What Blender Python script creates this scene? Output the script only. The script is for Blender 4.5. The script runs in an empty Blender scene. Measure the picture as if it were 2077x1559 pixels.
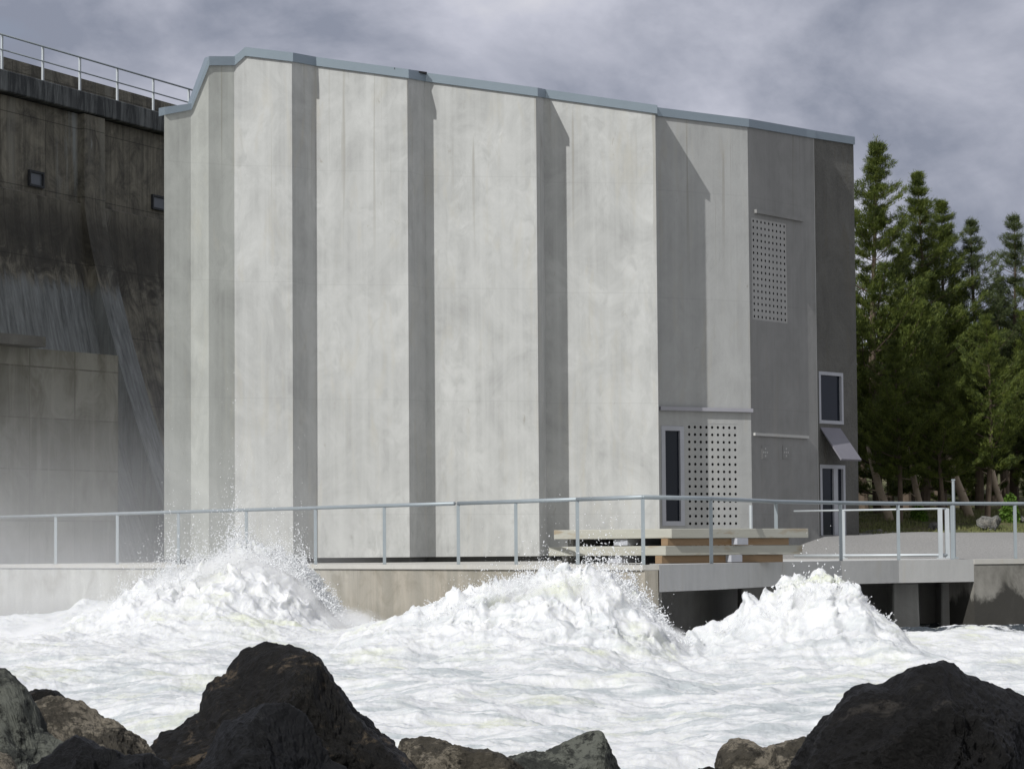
import bpy, bmesh, math, random
import numpy as np
from mathutils import Vector, Matrix, noise as mn
random.seed(7); rng = np.random.default_rng(11)
S = bpy.context.scene; COL = S.collection
R = math.radians
# ------------------------------------------------------------------ camera
F = 5660.0; CX, CY = 1038.5, 779.5; CAMZ = 1.84
PITCH, ROLL = R(3.36), R(-0.42)
cam = bpy.data.cameras.new('camera'); cam.sensor_width = 36; cam.lens = 36*F/2077; cam.clip_end = 3000; cam.clip_start = .1
camo = bpy.data.objects.new('camera', cam); COL.objects.link(camo)
M3 = Matrix.Rotation(R(90)+PITCH, 3, 'X') @ Matrix.Rotation(ROLL, 3, 'Z')
camo.matrix_world = Matrix.Translation((0, 0, CAMZ)) @ M3.to_4x4()
S.camera = camo
CAM = Vector((0, 0, CAMZ))
def ray(px, py): return M3 @ Vector(((px-CX)/F, (CY-py)/F, -1))
def W(px, py, D):
    d = ray(px, py); return CAM + d*(D/d.y)
def hz(px): return 1119.5-.0073*px          # picture height of the horizon
def X(px, z, D):                             # x of a point at height z, depth D seen at column px
    py = hz(px)-(z-CAMZ)*F/D; return W(px, py, D).x
def G(px, z, D): return Vector((X(px, z, D), D, z))
# ------------------------------------------------------------------ objects
def tag(o, label=None, cat=None, group=None, kind=None):
    if label: o['label'] = label
    if cat: o['category'] = cat
    if group: o['group'] = group
    if kind: o['kind'] = kind
    return o
def root(name, loc, label, cat, group=None, rz=0):
    o = bpy.data.objects.new(name, None); COL.objects.link(o); o.location = loc; o.rotation_euler = (0, 0, rz)
    o.empty_display_size = .3
    return tag(o, label, cat, group)
def link(name, me, mats, parent=None, smooth=False, local=False):
    if not isinstance(mats, (list, tuple)): mats = [mats]
    for m in mats: me.materials.append(m)
    o = bpy.data.objects.new(name, me); COL.objects.link(o)
    if smooth: me.polygons.foreach_set('use_smooth', [True]*len(me.polygons))
    if parent:
        if not local:
            me.transform(Matrix.Translation(-off(parent)))
        o.parent = parent
    return o
def off(p):
    v = Vector(p.location)
    if p.parent: v += off(p.parent)
    return v
def build(name, bm, mats, parent=None, smooth=False, local=False, flip=True):
    if flip: bmesh.ops.recalc_face_normals(bm, faces=bm.faces)
    me = bpy.data.meshes.new(name); bm.to_mesh(me); bm.free()
    return link(name, me, mats, parent, smooth, local)
def B(): return bmesh.new()
def hexa(bm, p, mi=0):                       # 8 points: bottom 4 then top 4
    v = [bm.verts.new(q) for q in p]
    for f in ((0,1,2,3),(4,5,6,7),(0,1,5,4),(1,2,6,5),(2,3,7,6),(3,0,4,7)):
        bm.faces.new([v[i] for i in f]).material_index = mi
def box(bm, c, s, rz=0, mi=0):
    cx, cy, cz = c; a, b, h = s[0]/2, s[1]/2, s[2]/2; cs, sn = math.cos(rz), math.sin(rz)
    q = [(cx+x*cs-y*sn, cy+x*sn+y*cs) for x, y in ((-a,-b),(a,-b),(a,b),(-a,b))]
    hexa(bm, [(x, y, cz-h) for x, y in q]+[(x, y, cz+h) for x, y in q], mi)
def tube(bm, pts, rad, n=8, cap=True):
    pts = [Vector(p) for p in pts]
    if not isinstance(rad, (list, tuple)): rad = [rad]*len(pts)
    rings = []
    for i, p in enumerate(pts):
        t = (pts[min(i+1, len(pts)-1)]-pts[max(i-1, 0)]).normalized()
        u = t.cross(Vector((.13, .21, .97)) if abs(t.z) < .9 else Vector((1, 0, 0))).normalized(); w = t.cross(u)
        rings.append([bm.verts.new(p+(u*math.cos(2*math.pi*k/n)+w*math.sin(2*math.pi*k/n))*rad[i]) for k in range(n)])
    for a, b in zip(rings, rings[1:]):
        for k in range(n): bm.faces.new((a[k], a[(k+1) % n], b[(k+1) % n], b[k]))
    if cap: bm.faces.new(rings[0]); bm.faces.new(rings[-1])
def prism(bm, poly, z0, z1, mi=0):           # poly: xy list; z1 number or list
    n = len(poly); zt = z1 if isinstance(z1, (list, tuple)) else [z1]*n
    lo = [bm.verts.new((p[0], p[1], z0)) for p in poly]; hi = [bm.verts.new((p[0], p[1], z)) for p, z in zip(poly, zt)]
    for i in range(n):
        j = (i+1) % n; bm.faces.new((lo[i], lo[j], hi[j], hi[i])).material_index = mi
    for f in (bm.faces.new(lo), bm.faces.new(hi)): f.material_index = mi
def npmesh(name, verts, faces):
    me = bpy.data.meshes.new(name); faces = np.asarray(faces, dtype=np.int32); k = faces.shape[1]
    me.vertices.add(len(verts)); me.vertices.foreach_set('co', np.asarray(verts, dtype=np.float32).ravel())
    me.loops.add(faces.size); me.loops.foreach_set('vertex_index', faces.ravel())
    me.polygons.add(len(faces)); me.polygons.foreach_set('loop_start', np.arange(0, faces.size, k, dtype=np.int32))
    me.update(calc_edges=True); me.validate(); return me
# numpy gradient noise
_perm = rng.permutation(256); _perm = np.concatenate([_perm, _perm, _perm])
_gr = rng.normal(size=(256, 3)); _gr /= np.linalg.norm(_gr, axis=1)[:, None]
def pn(x, y, z):
    xi, yi, zi = np.floor(x).astype(int), np.floor(y).astype(int), np.floor(z).astype(int)
    xf, yf, zf = x-xi, y-yi, z-zi; xi &= 255; yi &= 255; zi &= 255
    fd = lambda t: t*t*t*(t*(t*6-15)+10)
    u, v, w = fd(xf), fd(yf), fd(zf); out = 0
    for a in (0, 1):
        for b in (0, 1):
            for c in (0, 1):
                g = _gr[_perm[_perm[_perm[(xi+a) & 255]+((yi+b) & 255)]+((zi+c) & 255)]]
                d = g[..., 0]*(xf-a)+g[..., 1]*(yf-b)+g[..., 2]*(zf-c)
                out = out+d*(u if a else 1-u)*(v if b else 1-v)*(w if c else 1-w)
    return out*1.6
def fbm(x, y, z, o=4, billow=False):
    s = 0; a = 1; t = 0
    for i in range(o):
        n = pn(x*2**i+i*17.3, y*2**i+i*5.1, z*2**i+i*9.7)
        s = s+a*(1-2*np.abs(n) if billow else n); t += a; a *= .52
    return s/t
# ------------------------------------------------------------------ materials
class NT:
    def __init__(s, name):
        s.m = bpy.data.materials.new(name); s.m.use_nodes = True; s.t = s.m.node_tree; s.p = s.t.nodes['Principled BSDF']
        s.geo = s.t.nodes.new('ShaderNodeNewGeometry'); s.oc = s.t.nodes.new('ShaderNodeTexCoord')
        s.pos = s.geo.outputs['Position']
    def set(s, n, i, v):
        if v is None: return
        if isinstance(v, bpy.types.NodeSocket): s.t.links.new(v, n.inputs[i])
        else:
            inp = n.inputs[i]
            if inp.type == 'RGBA' and not isinstance(v, float) and len(v) == 3: v = (*v, 1)
            inp.default_value = v
    def map(s, sc, vec=None, loc=(0, 0, 0), rot=(0, 0, 0)):
        n = s.t.nodes.new('ShaderNodeMapping'); s.set(n, 0, vec or s.pos); n.inputs['Scale'].default_value = sc
        n.inputs['Location'].default_value = loc; n.inputs['Rotation'].default_value = rot; return n.outputs[0]
    def noise(s, vec, scale=1., det=6., rough=.6, dist=0.):
        n = s.t.nodes.new('ShaderNodeTexNoise'); s.set(n, 'Vector', vec); s.set(n, 'Scale', float(scale)); s.set(n, 'Detail', float(det))
        s.set(n, 'Roughness', float(rough)); s.set(n, 'Distortion', float(dist)); return n.outputs['Fac']
    def vor(s, vec, scale=1., feat='F1'):
        n = s.t.nodes.new('ShaderNodeTexVoronoi'); n.feature = feat; s.set(n, 'Vector', vec); s.set(n, 'Scale', float(scale)); return n.outputs['Distance']
    def rr(s, v, a, b, c=0., d=1.):
        n = s.t.nodes.new('ShaderNodeMapRange'); n.clamp = True; s.set(n, 0, v)
        for i, q in enumerate((a, b, c, d)): n.inputs[i+1].default_value = q
        return n.outputs[0]
    def mix(s, f, a, b, mode='MIX'):
        n = s.t.nodes.new('ShaderNodeMix'); n.data_type = 'RGBA'; n.blend_type = mode
        s.set(n, 0, f); s.set(n, 6, a); s.set(n, 7, b); return n.outputs[2]
    def math(s, op, a, b=None):
        n = s.t.nodes.new('ShaderNodeMath'); n.operation = op; s.set(n, 0, a); s.set(n, 1, b); return n.outputs[0]
    def sep(s, vec):
        n = s.t.nodes.new('ShaderNodeSeparateXYZ'); s.set(n, 0, vec); return n.outputs
    def bump(s, h, dist, strength=1.):
        n = s.t.nodes.new('ShaderNodeBump'); s.set(n, 'Height', h); n.inputs['Distance'].default_value = dist; n.inputs['Strength'].default_value = strength
        s.t.links.new(n.outputs[0], s.p.inputs['Normal'])
    def fin(s, col, rough=.8, spec=.3, metal=0.):
        s.set(s.p, 'Base Color', col); s.set(s.p, 'Roughness', rough); s.set(s.p, 'Specular IOR Level', spec); s.set(s.p, 'Metallic', metal); return s.m
def plain(name, c, rough=.6, metal=0., spec=.4, var=.15, sc=3.):
    n = NT(name); f = n.noise(n.map((1, 1, 1)), sc); c = Vector(c)
    return n.fin(n.mix(f, tuple(c*(1-var)), tuple(c*(1+var))), rough, spec, metal)
def concrete(name, c, warm=(1.06, 1., .88), streak=.5, mott=.5, stain=.25, seams=False, bump=.004):
    n = NT(name); c = Vector(c)
    st = n.noise(n.map((5., 5., .10)), 1., 5, .62, .3)
    st2 = n.noise(n.map((1.3, 1.3, .045), loc=(3, 1, 2)), 1., 3, .5)
    mo = n.noise(n.map((1, 1, .8)), .9, 9, .68, .6)
    fi = n.noise(n.map((1, 1, 1)), 14., 6, .7)
    col = n.mix(n.rr(mo, .3, .7), tuple(c*(1-.22*mott)), tuple(c*(1+.14*mott)))
    cl_ = n.noise(n.map((1, 1, .55), loc=(6, 2, 9)), 2.7, 8, .62, 1.2)
    col = n.mix(n.math('MULTIPLY', n.rr(cl_, .50, .66), .5*mott), col, tuple(c*.80))
    col = n.mix(n.math('MULTIPLY', n.rr(st, .42, .70), .6), col, tuple(c*(1+.12*streak)))
    col = n.mix(n.math('MULTIPLY', n.rr(st2, .5, .72), .38*streak), col, tuple(c*.74))
    wc = Vector((c.x*warm[0], c.y*warm[1], c.z*warm[2]))*.93
    rs = n.noise(n.map((2.6, 2.6, .5), loc=(9, 4, 7)), 1., 7, .65, .8)
    col = n.mix(n.math('MULTIPLY', n.rr(rs, .55, .75), stain*2), col, tuple(wc))
    sp = n.noise(n.map((4.5, 4.5, 1.7), loc=(2, 8, 1)), 1., 6, .65, .6)
    col = n.mix(n.math('MULTIPLY', n.rr(sp, .67, .73), .45), col, (c.x*.55, c.y*.5, c.z*.40))
    if seams:
        z = n.sep(n.pos)[2]; dn = n.noise(n.map((7.5, 7.5, .12), loc=(3, 3, 3)), 1., 2, .5)
        tm = n.rr(n.math('ADD', z, n.math('MULTIPLY', mo, 2.5)), 9.2, 12.2)
        col = n.mix(n.math('MULTIPLY', n.math('MULTIPLY', n.rr(dn, .64, .69), tm), .45), col, (c.x*.60, c.y*.56, c.z*.48))
        bm_ = n.rr(z, 3.0, 1.7); col = n.mix(n.math('MULTIPLY', n.math('MULTIPLY', n.rr(sp, .52, .66), bm_), .5), col, tuple(c*.62))
        fr = n.math('FRACT', n.math('MULTIPLY', z, .38))
        col = n.mix(n.math('MULTIPLY', n.math('LESS_THAN', fr, .006), .22), col, tuple(c*.6))
    n.bump(n.math('ADD', fi, n.math('MULTIPLY', mo, 2.)), bump)
    return n.fin(col, .88, .22)
m_conc = concrete('pale_concrete', (.425, .430, .420), streak=1., mott=1.25, stain=.3, seams=True)
m_concd = concrete('darker_grey_concrete', (.235, .235, .232), streak=.9, mott=.8, stain=.15, seams=True)  # darker grey tone for the right-hand folded panels
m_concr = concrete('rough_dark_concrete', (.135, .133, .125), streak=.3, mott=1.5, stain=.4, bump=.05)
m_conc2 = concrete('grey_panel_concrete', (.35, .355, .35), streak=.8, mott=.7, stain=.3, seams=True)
m_concg = concrete('mottled_green_grey_concrete', (.40, .41, .385), streak=.8, mott=1.2, stain=.3, seams=True)
m_perf = concrete('perforated_concrete', (.34, .34, .335))
m_deck = concrete('deck_concrete', (.42, .41, .38), streak=.2, stain=.4)
m_rwall = None
n = NT('river_wall_concrete'); sp_ = n.sep(n.pos)
a = n.noise(n.map((.35, .35, .25)), 1., 4, .5); st = n.noise(n.map((3.2, 3.2, .35), loc=(1, 2, 3)), 1., 7, .68, .5); bl = n.noise(n.map((1, 1, 1), loc=(7, 1, 4)), 1.6, 9, .7, .8)
xw = n.rr(n.math('ADD', sp_[0], n.math('MULTIPLY', a, 3.)), -4.6, -1.2)
col = n.mix(xw, (.34, .34, .315), (.25, .235, .20)); col = n.mix(n.rr(st, .42, .68), col, n.mix(xw, (.45, .45, .42), (.34, .31, .26)))
col = n.mix(n.math('MULTIPLY', n.rr(bl, .48, .68), .65), col, (.17, .155, .12)); lw = n.rr(n.math('ADD', sp_[2], n.math('MULTIPLY', bl, .9)), 1.25, .85)
col = n.mix(n.math('MULTIPLY', lw, .55), col, (.13, .12, .095)); n.bump(n.math('ADD', bl, n.math('MULTIPLY', st, .4)), .015); m_rwall = n.fin(col, .8, .3)
m_slab = concrete('slab_concrete', (.43, .43, .42), streak=.5)
m_block = concrete('block_concrete', (.17, .165, .135), warm=(1.05, 1., .75), streak=.5, mott=1.1, stain=.5)
n = NT('formed_block_concrete'); oc = n.map((1, 1, 1), n.oc.outputs['Object'], (0, 0, 0), (0, 0, -R(58))); q = n.sep(oc)
cb_ = n.t.nodes.new('ShaderNodeCombineXYZ'); n.set(cb_, 0, q[0]); n.set(cb_, 1, q[2]); bt = n.t.nodes.new('ShaderNodeTexBrick'); n.set(bt, 'Vector', cb_.outputs[0]); bt.offset = 0.
for k_, v_ in (('Color1', (.135, .134, .118, 1)), ('Color2', (.215, .213, .190, 1)), ('Mortar', (.085, .08, .068, 1)), ('Scale', 1.), ('Mortar Size', .022), ('Mortar Smooth', .5), ('Brick Width', 1.75), ('Row Height', 1.32)): bt.inputs[k_].default_value = v_
mo = n.noise(n.map((1, 1, .7)), 1.1, 9, .7, .8); st = n.noise(n.map((4, 4, .35)), 1., 6, .65, .4)
col = n.mix(n.rr(mo, .40, .66), bt.outputs[0], (.10, .095, .075)); col = n.mix(n.math('MULTIPLY', n.rr(st, .5, .7), .5), col, (.24, .235, .21)); n.bump(mo, .02); m_block = n.fin(col, .88, .2)
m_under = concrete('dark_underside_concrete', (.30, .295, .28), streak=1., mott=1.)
m_plinth = concrete('plinth_concrete', (.12, .12, .115))
m_coping = plain('zinc_coping', (.25, .30, .34), .45, .55, var=.1, sc=1.2)
m_trim = plain('grey_painted_trim', (.30, .30, .33), .5)
m_awn = plain('awning_sheet', (.17, .165, .19), .55)
m_frame = plain('light_grey_frame', (.37, .38, .415), .5)
m_steel = plain('galvanised_steel', (.28, .315, .335), .5, .35, var=.12)
m_steel2 = plain('bright_galvanised_steel', (.42, .45, .47), .5, .3)
m_hole = plain('dark_void', (.012, .013, .015), .9)
m_black = plain('black_roofing', (.02, .02, .022), .7)
g = NT('dark_glass'); m_glass = g.fin((.008, .011, .018), .12, .28)
def wood(name, c, endc):
    n = NT(name); gr = n.noise(n.map((1.5, 1.5, 24)), 1., 6, .6, .5); k = n.noise(n.map((1.2, 1.2, 5), loc=(4, 2, 3)), 1., 4)
    col = n.mix(gr, tuple(Vector(c)*.8), tuple(Vector(c)*1.1)); col = n.mix(n.rr(k, .58, .70), col, endc); n.bump(gr, .003)
    return n.fin(col, .8, .2)
m_panelw = wood('weathered_timber', (.37, .365, .32), (.28, .235, .17)); m_orange = wood('fresh_timber', (.24, .165, .10), (.20, .12, .06))
# dam concrete (object coordinates: x along the dam, z up)
n = NT('old_dam_concrete'); oc = n.oc.outputs['Object']
z = n.sep(oc)[2]; xx = n.sep(oc)[0]
st = n.noise(n.map((4, 2, .22), oc), 1., 7, .7, .6); st2 = n.noise(n.map((1.1, 1, .12), oc, (5, 2, 1)), 1., 5, .6)
mo = n.noise(n.map((1, 1, 1), oc), 1.1, 9, .72, .8)
col = n.mix(n.rr(st, .3, .7), (.070, .065, .050), (.26, .24, .19))
col = n.mix(n.rr(mo, .40, .68), col, (.040, .037, .031))
col = n.mix(n.math('MULTIPLY', n.rr(st2, .56, .66), .75), col, (.17, .165, .14))
lime = n.noise(n.map((3.2, 1, .35), oc, (1, 7, 2)), 1., 6, .7, 1.)
col = n.mix(n.math('MULTIPLY', n.rr(lime, .66, .76), .7), col, (.26, .28, .28))
pm = n.math('MULTIPLY', n.math('MULTIPLY', n.rr(xx, 2.9, 3.2), n.rr(xx, 4.2, 3.9)), n.rr(z, 12.2, 13.2))
col = n.mix(n.math('MULTIPLY', pm, n.rr(st2, .44, .56)), col, (.25, .27, .27))
# formwork joints
for fq, th, ax in ((.42, .012, xx), (.48, .014, z)):
    fr = n.math('FRACT', n.math('MULTIPLY', ax, fq)); col = n.mix(n.math('MULTIPLY', n.math('LESS_THAN', fr, th), .6), col, (.02, .018, .014))
# near-black belt under the ledge: shading painted into the colour
edge = n.math('ADD', z, n.math('MULTIPLY', n.math('SUBTRACT', mo, .5), 5.))
belt = n.math('MULTIPLY', n.rr(edge, 12.4, 11.6), n.rr(edge, 9.4, 10.3))
col = n.mix(n.math('MULTIPLY', belt, .72), col, (.020, .018, .014))
# pale blue wet skin on the lower spillway
wst = n.noise(n.map((6, 3, .30), oc, (0, 3, 5), (0, R(9), 0)), 1., 8, .72, .4)
wet = n.mix(n.rr(wst, .32, .66), (.070, .076, .076), (.24, .255, .255))
wz = n.rr(n.math('ADD', z, n.math('MULTIPLY', n.math('SUBTRACT', st, .5), 1.6)), 9.9, 9.5)
wx = n.rr(xx, 5.6, 5.4)
col = n.mix(n.math('MULTIPLY', n.math('MULTIPLY', wz, wx), .9), col, wet)
n.bump(n.math('ADD', mo, n.math('MULTIPLY', st, .6)), .05); m_dam = n.fin(col, .75, .3)
n = NT('dam_coping_concrete'); oc = n.oc.outputs['Object']; st = n.noise(n.map((3.5, 1, .5), oc), 1., 7, .7, .5)
n.bump(st, .02); m_damtop = n.fin(n.mix(n.rr(st, .45, .72), (.035, .038, .040), (.17, .18, .18)), .85)
def rockmat(name, dark, light, thr=.55, rough=.8, spec=.2, sc=1.):
    n = NT(name); oc = n.oc.outputs['Object']
    a = n.noise(n.map((1, 1, 1), oc), 2.2*sc, 12, .72, .7); b = n.noise(n.map((1, 1, 1), oc, (4, 4, 1)), 14*sc, 10, .82)
    v = n.noise(n.map((1.2, 1.2, 2.2), oc, (1, 3, 2), (.3, .9, 0)), 1.9*sc, 12, .74, .5)
    col = n.mix(n.rr(a, .35, .7), dark, tuple(Vector(dark)*1.8)); col = n.mix(n.rr(v, thr, thr+.05), col, light)
    col = n.mix(n.rr(b, .50, .60), col, tuple(Vector(dark)*.5)); col = n.mix(n.math('MULTIPLY', n.rr(b, .42, .36), .5), col, light)
    n.bump(n.math('ADD', a, n.math('MULTIPLY', b, .30)), .05); return n.fin(col, rough, spec)
m_rblack = rockmat('wet_black_rock', (.0050, .0046, .0040), (.065, .050, .034), .56, .48, .16)
m_rpit = rockmat('pitted_black_rock', (.0048, .0046, .0045), (.030, .027, .024), .60, .48, .16)
m_rblue = rockmat('wet_slate_rock', (.0055, .0058, .0066), (.018, .018, .018), .6, .48, .16)
m_rgrey = rockmat('dry_grey_rock', (.026, .028, .025), (.10, .105, .09), .48)
m_rtan = rockmat('speckled_tan_rock', (.035, .031, .024), (.17, .15, .118), .47, sc=1.3)
m_rbank = rockmat('bank_boulder', (.10, .10, .095), (.2, .19, .17), .5)
n = NT('gravel'); a = n.noise(n.map((1, 1, 1)), 1.1, 8, .7); b = n.noise(n.map((1, 1, 1)), 25., 4, .7)
y = n.sep(n.pos)[1]; x_ = n.sep(n.pos)[0]
gr = n.mix(n.rr(b, .3, .7), (.20, .195, .19), (.36, .355, .345))
ea = n.mix(n.rr(a, .42, .62), (.13, .115, .07), (.065, .085, .03)); zz = n.sep(n.pos)[2]
bank = n.rr(n.math('ADD', y, n.math('MULTIPLY', a, 2.)), 77.2, 78.2)
n.bump(b, .03); m_ground = n.fin(n.mix(bank, gr, ea), .95, .1)
m_bed = plain('riverbank_soil', (.02, .018, .015), .9)
# ------------------------------------------------------------------ the powerhouse
DECK = 1.54
C = {}                                        # corners: px, py of wall top, depth
cpx = [('a', 333, 232, 61.9), ('b', 387, 222, 62.3), ('c', 423, 132, 62.4), ('d', 475, 132, 62.82), ('k', 497, 113, 62.86),
       ('e', 592, 124.5, 63.0), ('f', 639, 133, 63.72), ('g', 826, 158, 64.0), ('h', 861, 164.5, 64.80), ('i', 1087, 195, 65.14),
       ('j', 1103, 198, 66.1), ('l', 1329, 230, 66.47), ('m', 1330, 234, 67.6), ('n', 1516, 257, 69.0), ('o', 1633, 277, 71.4),
       ('p', 1650, 280, 71.68), ('q', 1651, 280, 72.5), ('r', 1731, 292.5, 73.98)]
for k, px, py, D in cpx: C[k] = W(px, py, D)
order = [c[0] for c in cpx]
base = 1.66
ph = root('powerhouse', (C['i'].x, C['i'].y+3, DECK), 'tall pale concrete building with folded vertical walls and zinc roof edge beside the dam', 'building')
def hit(px, py, A, Bp):                      # pixel -> (s, z) on the vertical plane A-B
    d = ray(px, py); u = Vector((Bp.x-A.x, Bp.y-A.y, 0)); L = u.length; u /= L; nn = Vector((u.y, -u.x, 0))
    t = (A-CAM).dot(nn)/d.dot(nn); P = CAM+d*t; return (P-A).dot(u), P.z
def frame(A, Bp):
    u = Vector((Bp.x-A.x, Bp.y-A.y, 0)); L = u.length; u /= L; return u, Vector((u.y, -u.x, 0)), L     # n faces the camera side
def wall_panel(bm, A, Bp, zb, opens=(), mi=0):
    nf = len(bm.faces)
    u, nn, L = frame(A, Bp); P = lambda s, z, d=0: (A.x+u.x*s+nn.x*d, A.y+u.y*s+nn.y*d, z)
    if not opens:
        bm.faces.new([bm.verts.new(q) for q in (P(0, zb), P(L, zb), P(L, Bp.z), P(0, A.z))]).material_index = mi; return
    zm = min(A.z, Bp.z)-.4
    ss = sorted({0, L, *[o[0] for o in opens], *[o[1] for o in opens]}); zs = sorted({zb, zm, *[o[2] for o in opens], *[o[3] for o in opens]})
    for s0, s1 in zip(ss, ss[1:]):
        for z0, z1 in zip(zs, zs[1:]):
            if any(o[0] <= (s0+s1)/2 <= o[1] and o[2] <= (z0+z1)/2 <= o[3] for o in opens): continue
            bm.faces.new([bm.verts.new(q) for q in (P(s0, z0), P(s1, z0), P(s1, z1), P(s0, z1))])
    bm.faces.new([bm.verts.new(q) for q in (P(0, zm), P(L, zm), P(L, Bp.z), P(0, A.z))])
    for s0, s1, z0, z1 in opens:
        r = .14
        for q in ((P(s0, z0), P(s1, z0), P(s1, z0, -r), P(s0, z0, -r)), (P(s0, z1), P(s1, z1), P(s1, z1, -r), P(s0, z1, -r)),
                  (P(s0, z0), P(s0, z1), P(s0, z1, -r), P(s0, z0, -r)), (P(s1, z0), P(s1, z1), P(s1, z1, -r), P(s1, z0, -r))):
            bm.faces.new([bm.verts.new(w) for w in q])
    for f in list(bm.faces)[nf:]: f.material_index = mi
def rect(px0, py0, px1, py1, A, Bp):
    s0, z1 = hit(px0, py0, A, Bp); s1, z0 = hit(px1, py1, A, Bp); return [s0, s1, z0, z1]
m_, n_, o_, p_, q_, r_ = (C[k] for k in 'mnopqr')
o_win10 = rect(1339, 863, 1389, 1066, m_, n_); o_perf10 = rect(1392, 858, 1499, 1066, m_, n_); o_perf10[2] = base+.12
o_perf11 = rect(1524, 441, 1597, 656, n_, o_)
o_win13 = rect(1657, 754, 1711, 861, q_, r_); o_door13 = rect(1658, 942, 1716, 1098, q_, r_); o_door13[2] = base+.02
o_door13[3] = hit(1680, 942, q_, r_)[1]; o_win13[3] = hit(1680, 754, q_, r_)[1]
for o in (o_win13, o_door13): o[0] = max(o[0], .06)
o_win10[0] = max(o_win10[0], .06)
opens = {('m', 'n'): [o_win10, o_perf10], ('n', 'o'): [o_perf11], ('q', 'r'): [o_win13, o_door13]}
bm = B()
for a, b in zip(order, order[1:]):
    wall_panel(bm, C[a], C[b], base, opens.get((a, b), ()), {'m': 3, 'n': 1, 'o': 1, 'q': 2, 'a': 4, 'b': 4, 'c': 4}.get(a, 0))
bk_r = Vector((C['r'].x*80/73.98-.6, 80, 10.4)); bk_l = Vector((C['a'].x*78/61.9+.6, 78, 9.5))
for A, Bp in ((C['r'], bk_r), (bk_r, bk_l), (bk_l, C['a'])):
    bm.faces.new([bm.verts.new(q) for q in ((A.x, A.y, base), (Bp.x, Bp.y, base), tuple(Bp), tuple(A))])
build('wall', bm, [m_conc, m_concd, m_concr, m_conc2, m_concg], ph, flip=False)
# roof sheet
bm = B(); ctr = bm.verts.new((C['i'].x, 74, 10.2)); rv = [bm.verts.new(C[k]-Vector((0, 0, .05))) for k in order]+[bm.verts.new(bk_r), bm.verts.new(bk_l)]
for a, b in zip(rv, rv[1:]+rv[:1]): bm.faces.new((a, b, ctr))
build('roof', bm, m_black, ph)
# plinth
bm = B(); cen = Vector((C['i'].x, 71, 0)); pl = [Vector((C[k].x, C[k].y+.22, 0)) for k in order]+[Vector((bk_r.x-.2, bk_r.y-.1, 0)), Vector((bk_l.x+.2, bk_l.y-.1, 0))]
pl[0].x += .2
prism(bm, [(p.x, p.y) for p in pl], DECK-.3, base+.004); build('plinth', bm, m_plinth, ph)
# coping: one folded strip that keeps a constant overhang
bm = B(); hgt = .19
pts = [C[k] for k in order]
tri = []
def outset(pl_, i, d):
    ns = []
    if i > 0: ns.append(frame(pl_[i-1], pl_[i])[1])
    if i < len(pl_)-1: ns.append(frame(pl_[i], pl_[i+1])[1])
    v = sum(ns, Vector()); v.normalize(); return Vector((pl_[i].x, pl_[i].y, 0))+v*d/max(.5, v.dot(ns[0]))
rings = []
for i, p in enumerate(pts):
    o1 = outset(pts, i, .05); i1 = outset(pts, i, -.25); th = hgt if i > 1 else .16
    zt = p.z+th*(1 if i != 1 else .8)
    rings.append([bm.verts.new((o1.x, o1.y, p.z-.015)), bm.verts.new((o1.x, o1.y, zt)), bm.verts.new((i1.x, i1.y, zt+.012)), bm.verts.new((i1.x, i1.y, p.z-.015))])
for a, b in zip(rings, rings[1:]):
    for k in range(4): bm.faces.new((a[k], a[(k+1) % 4], b[(k+1) % 4], b[k]))
bm.faces.new(rings[0]); bm.faces.new(rings[-1]); build('roof_coping', bm, m_coping, ph)
# black roof plate at the top of the second recess
bm = B(); a = W(800, 139, 63.9); b = W(866, 148, 64.6); u = (b-a)
q = [a, b, b+Vector((-.1, .8, 0)), a+Vector((-.1, .8, 0))]
hexa(bm, [p-Vector((0, 0, .02)) for p in q]+[p+Vector((0, 0, .02)) for p in q]); build('roof_hatch', bm, m_black, ph)
def on(A, Bp, s0, s1, z0, z1, d0, d1, bm, mi=0, zs=0):
    u, nn, L = frame(A, Bp); P = lambda s, z, d: A.xy.to_3d()+u*s+nn*d+Vector((0, 0, z))
    hexa(bm, [P(s0, z0, d0), P(s1, z0, d0), P(s1, z0, d1), P(s0, z0, d1), P(s0, z1, d0), P(s1, z1, d0), P(s1, z1, d1), P(s0, z1, d1)], mi)
def ledge(px0, py0, px1, py1, A, Bp, th, dep, mat):
    bm = B(); s0, z0 = hit(px0, py0, A, Bp); s1, z1 = hit(px1, py1, A, Bp); zz = (z0+z1)/2
    on(A, Bp, max(s0, .0), s1, zz-th, zz, .003, dep, bm); build('ledge', bm, mat, ph)
ledge(1336, 823, 1523, 830, m_, n_, .09, .10, m_trim); ledge(1530, 428, 1626, 440, n_, o_, .09, .07, m_concd); ledge(1528, 877, 1637, 884, n_, o_, .07, .06, m_slab)
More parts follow.
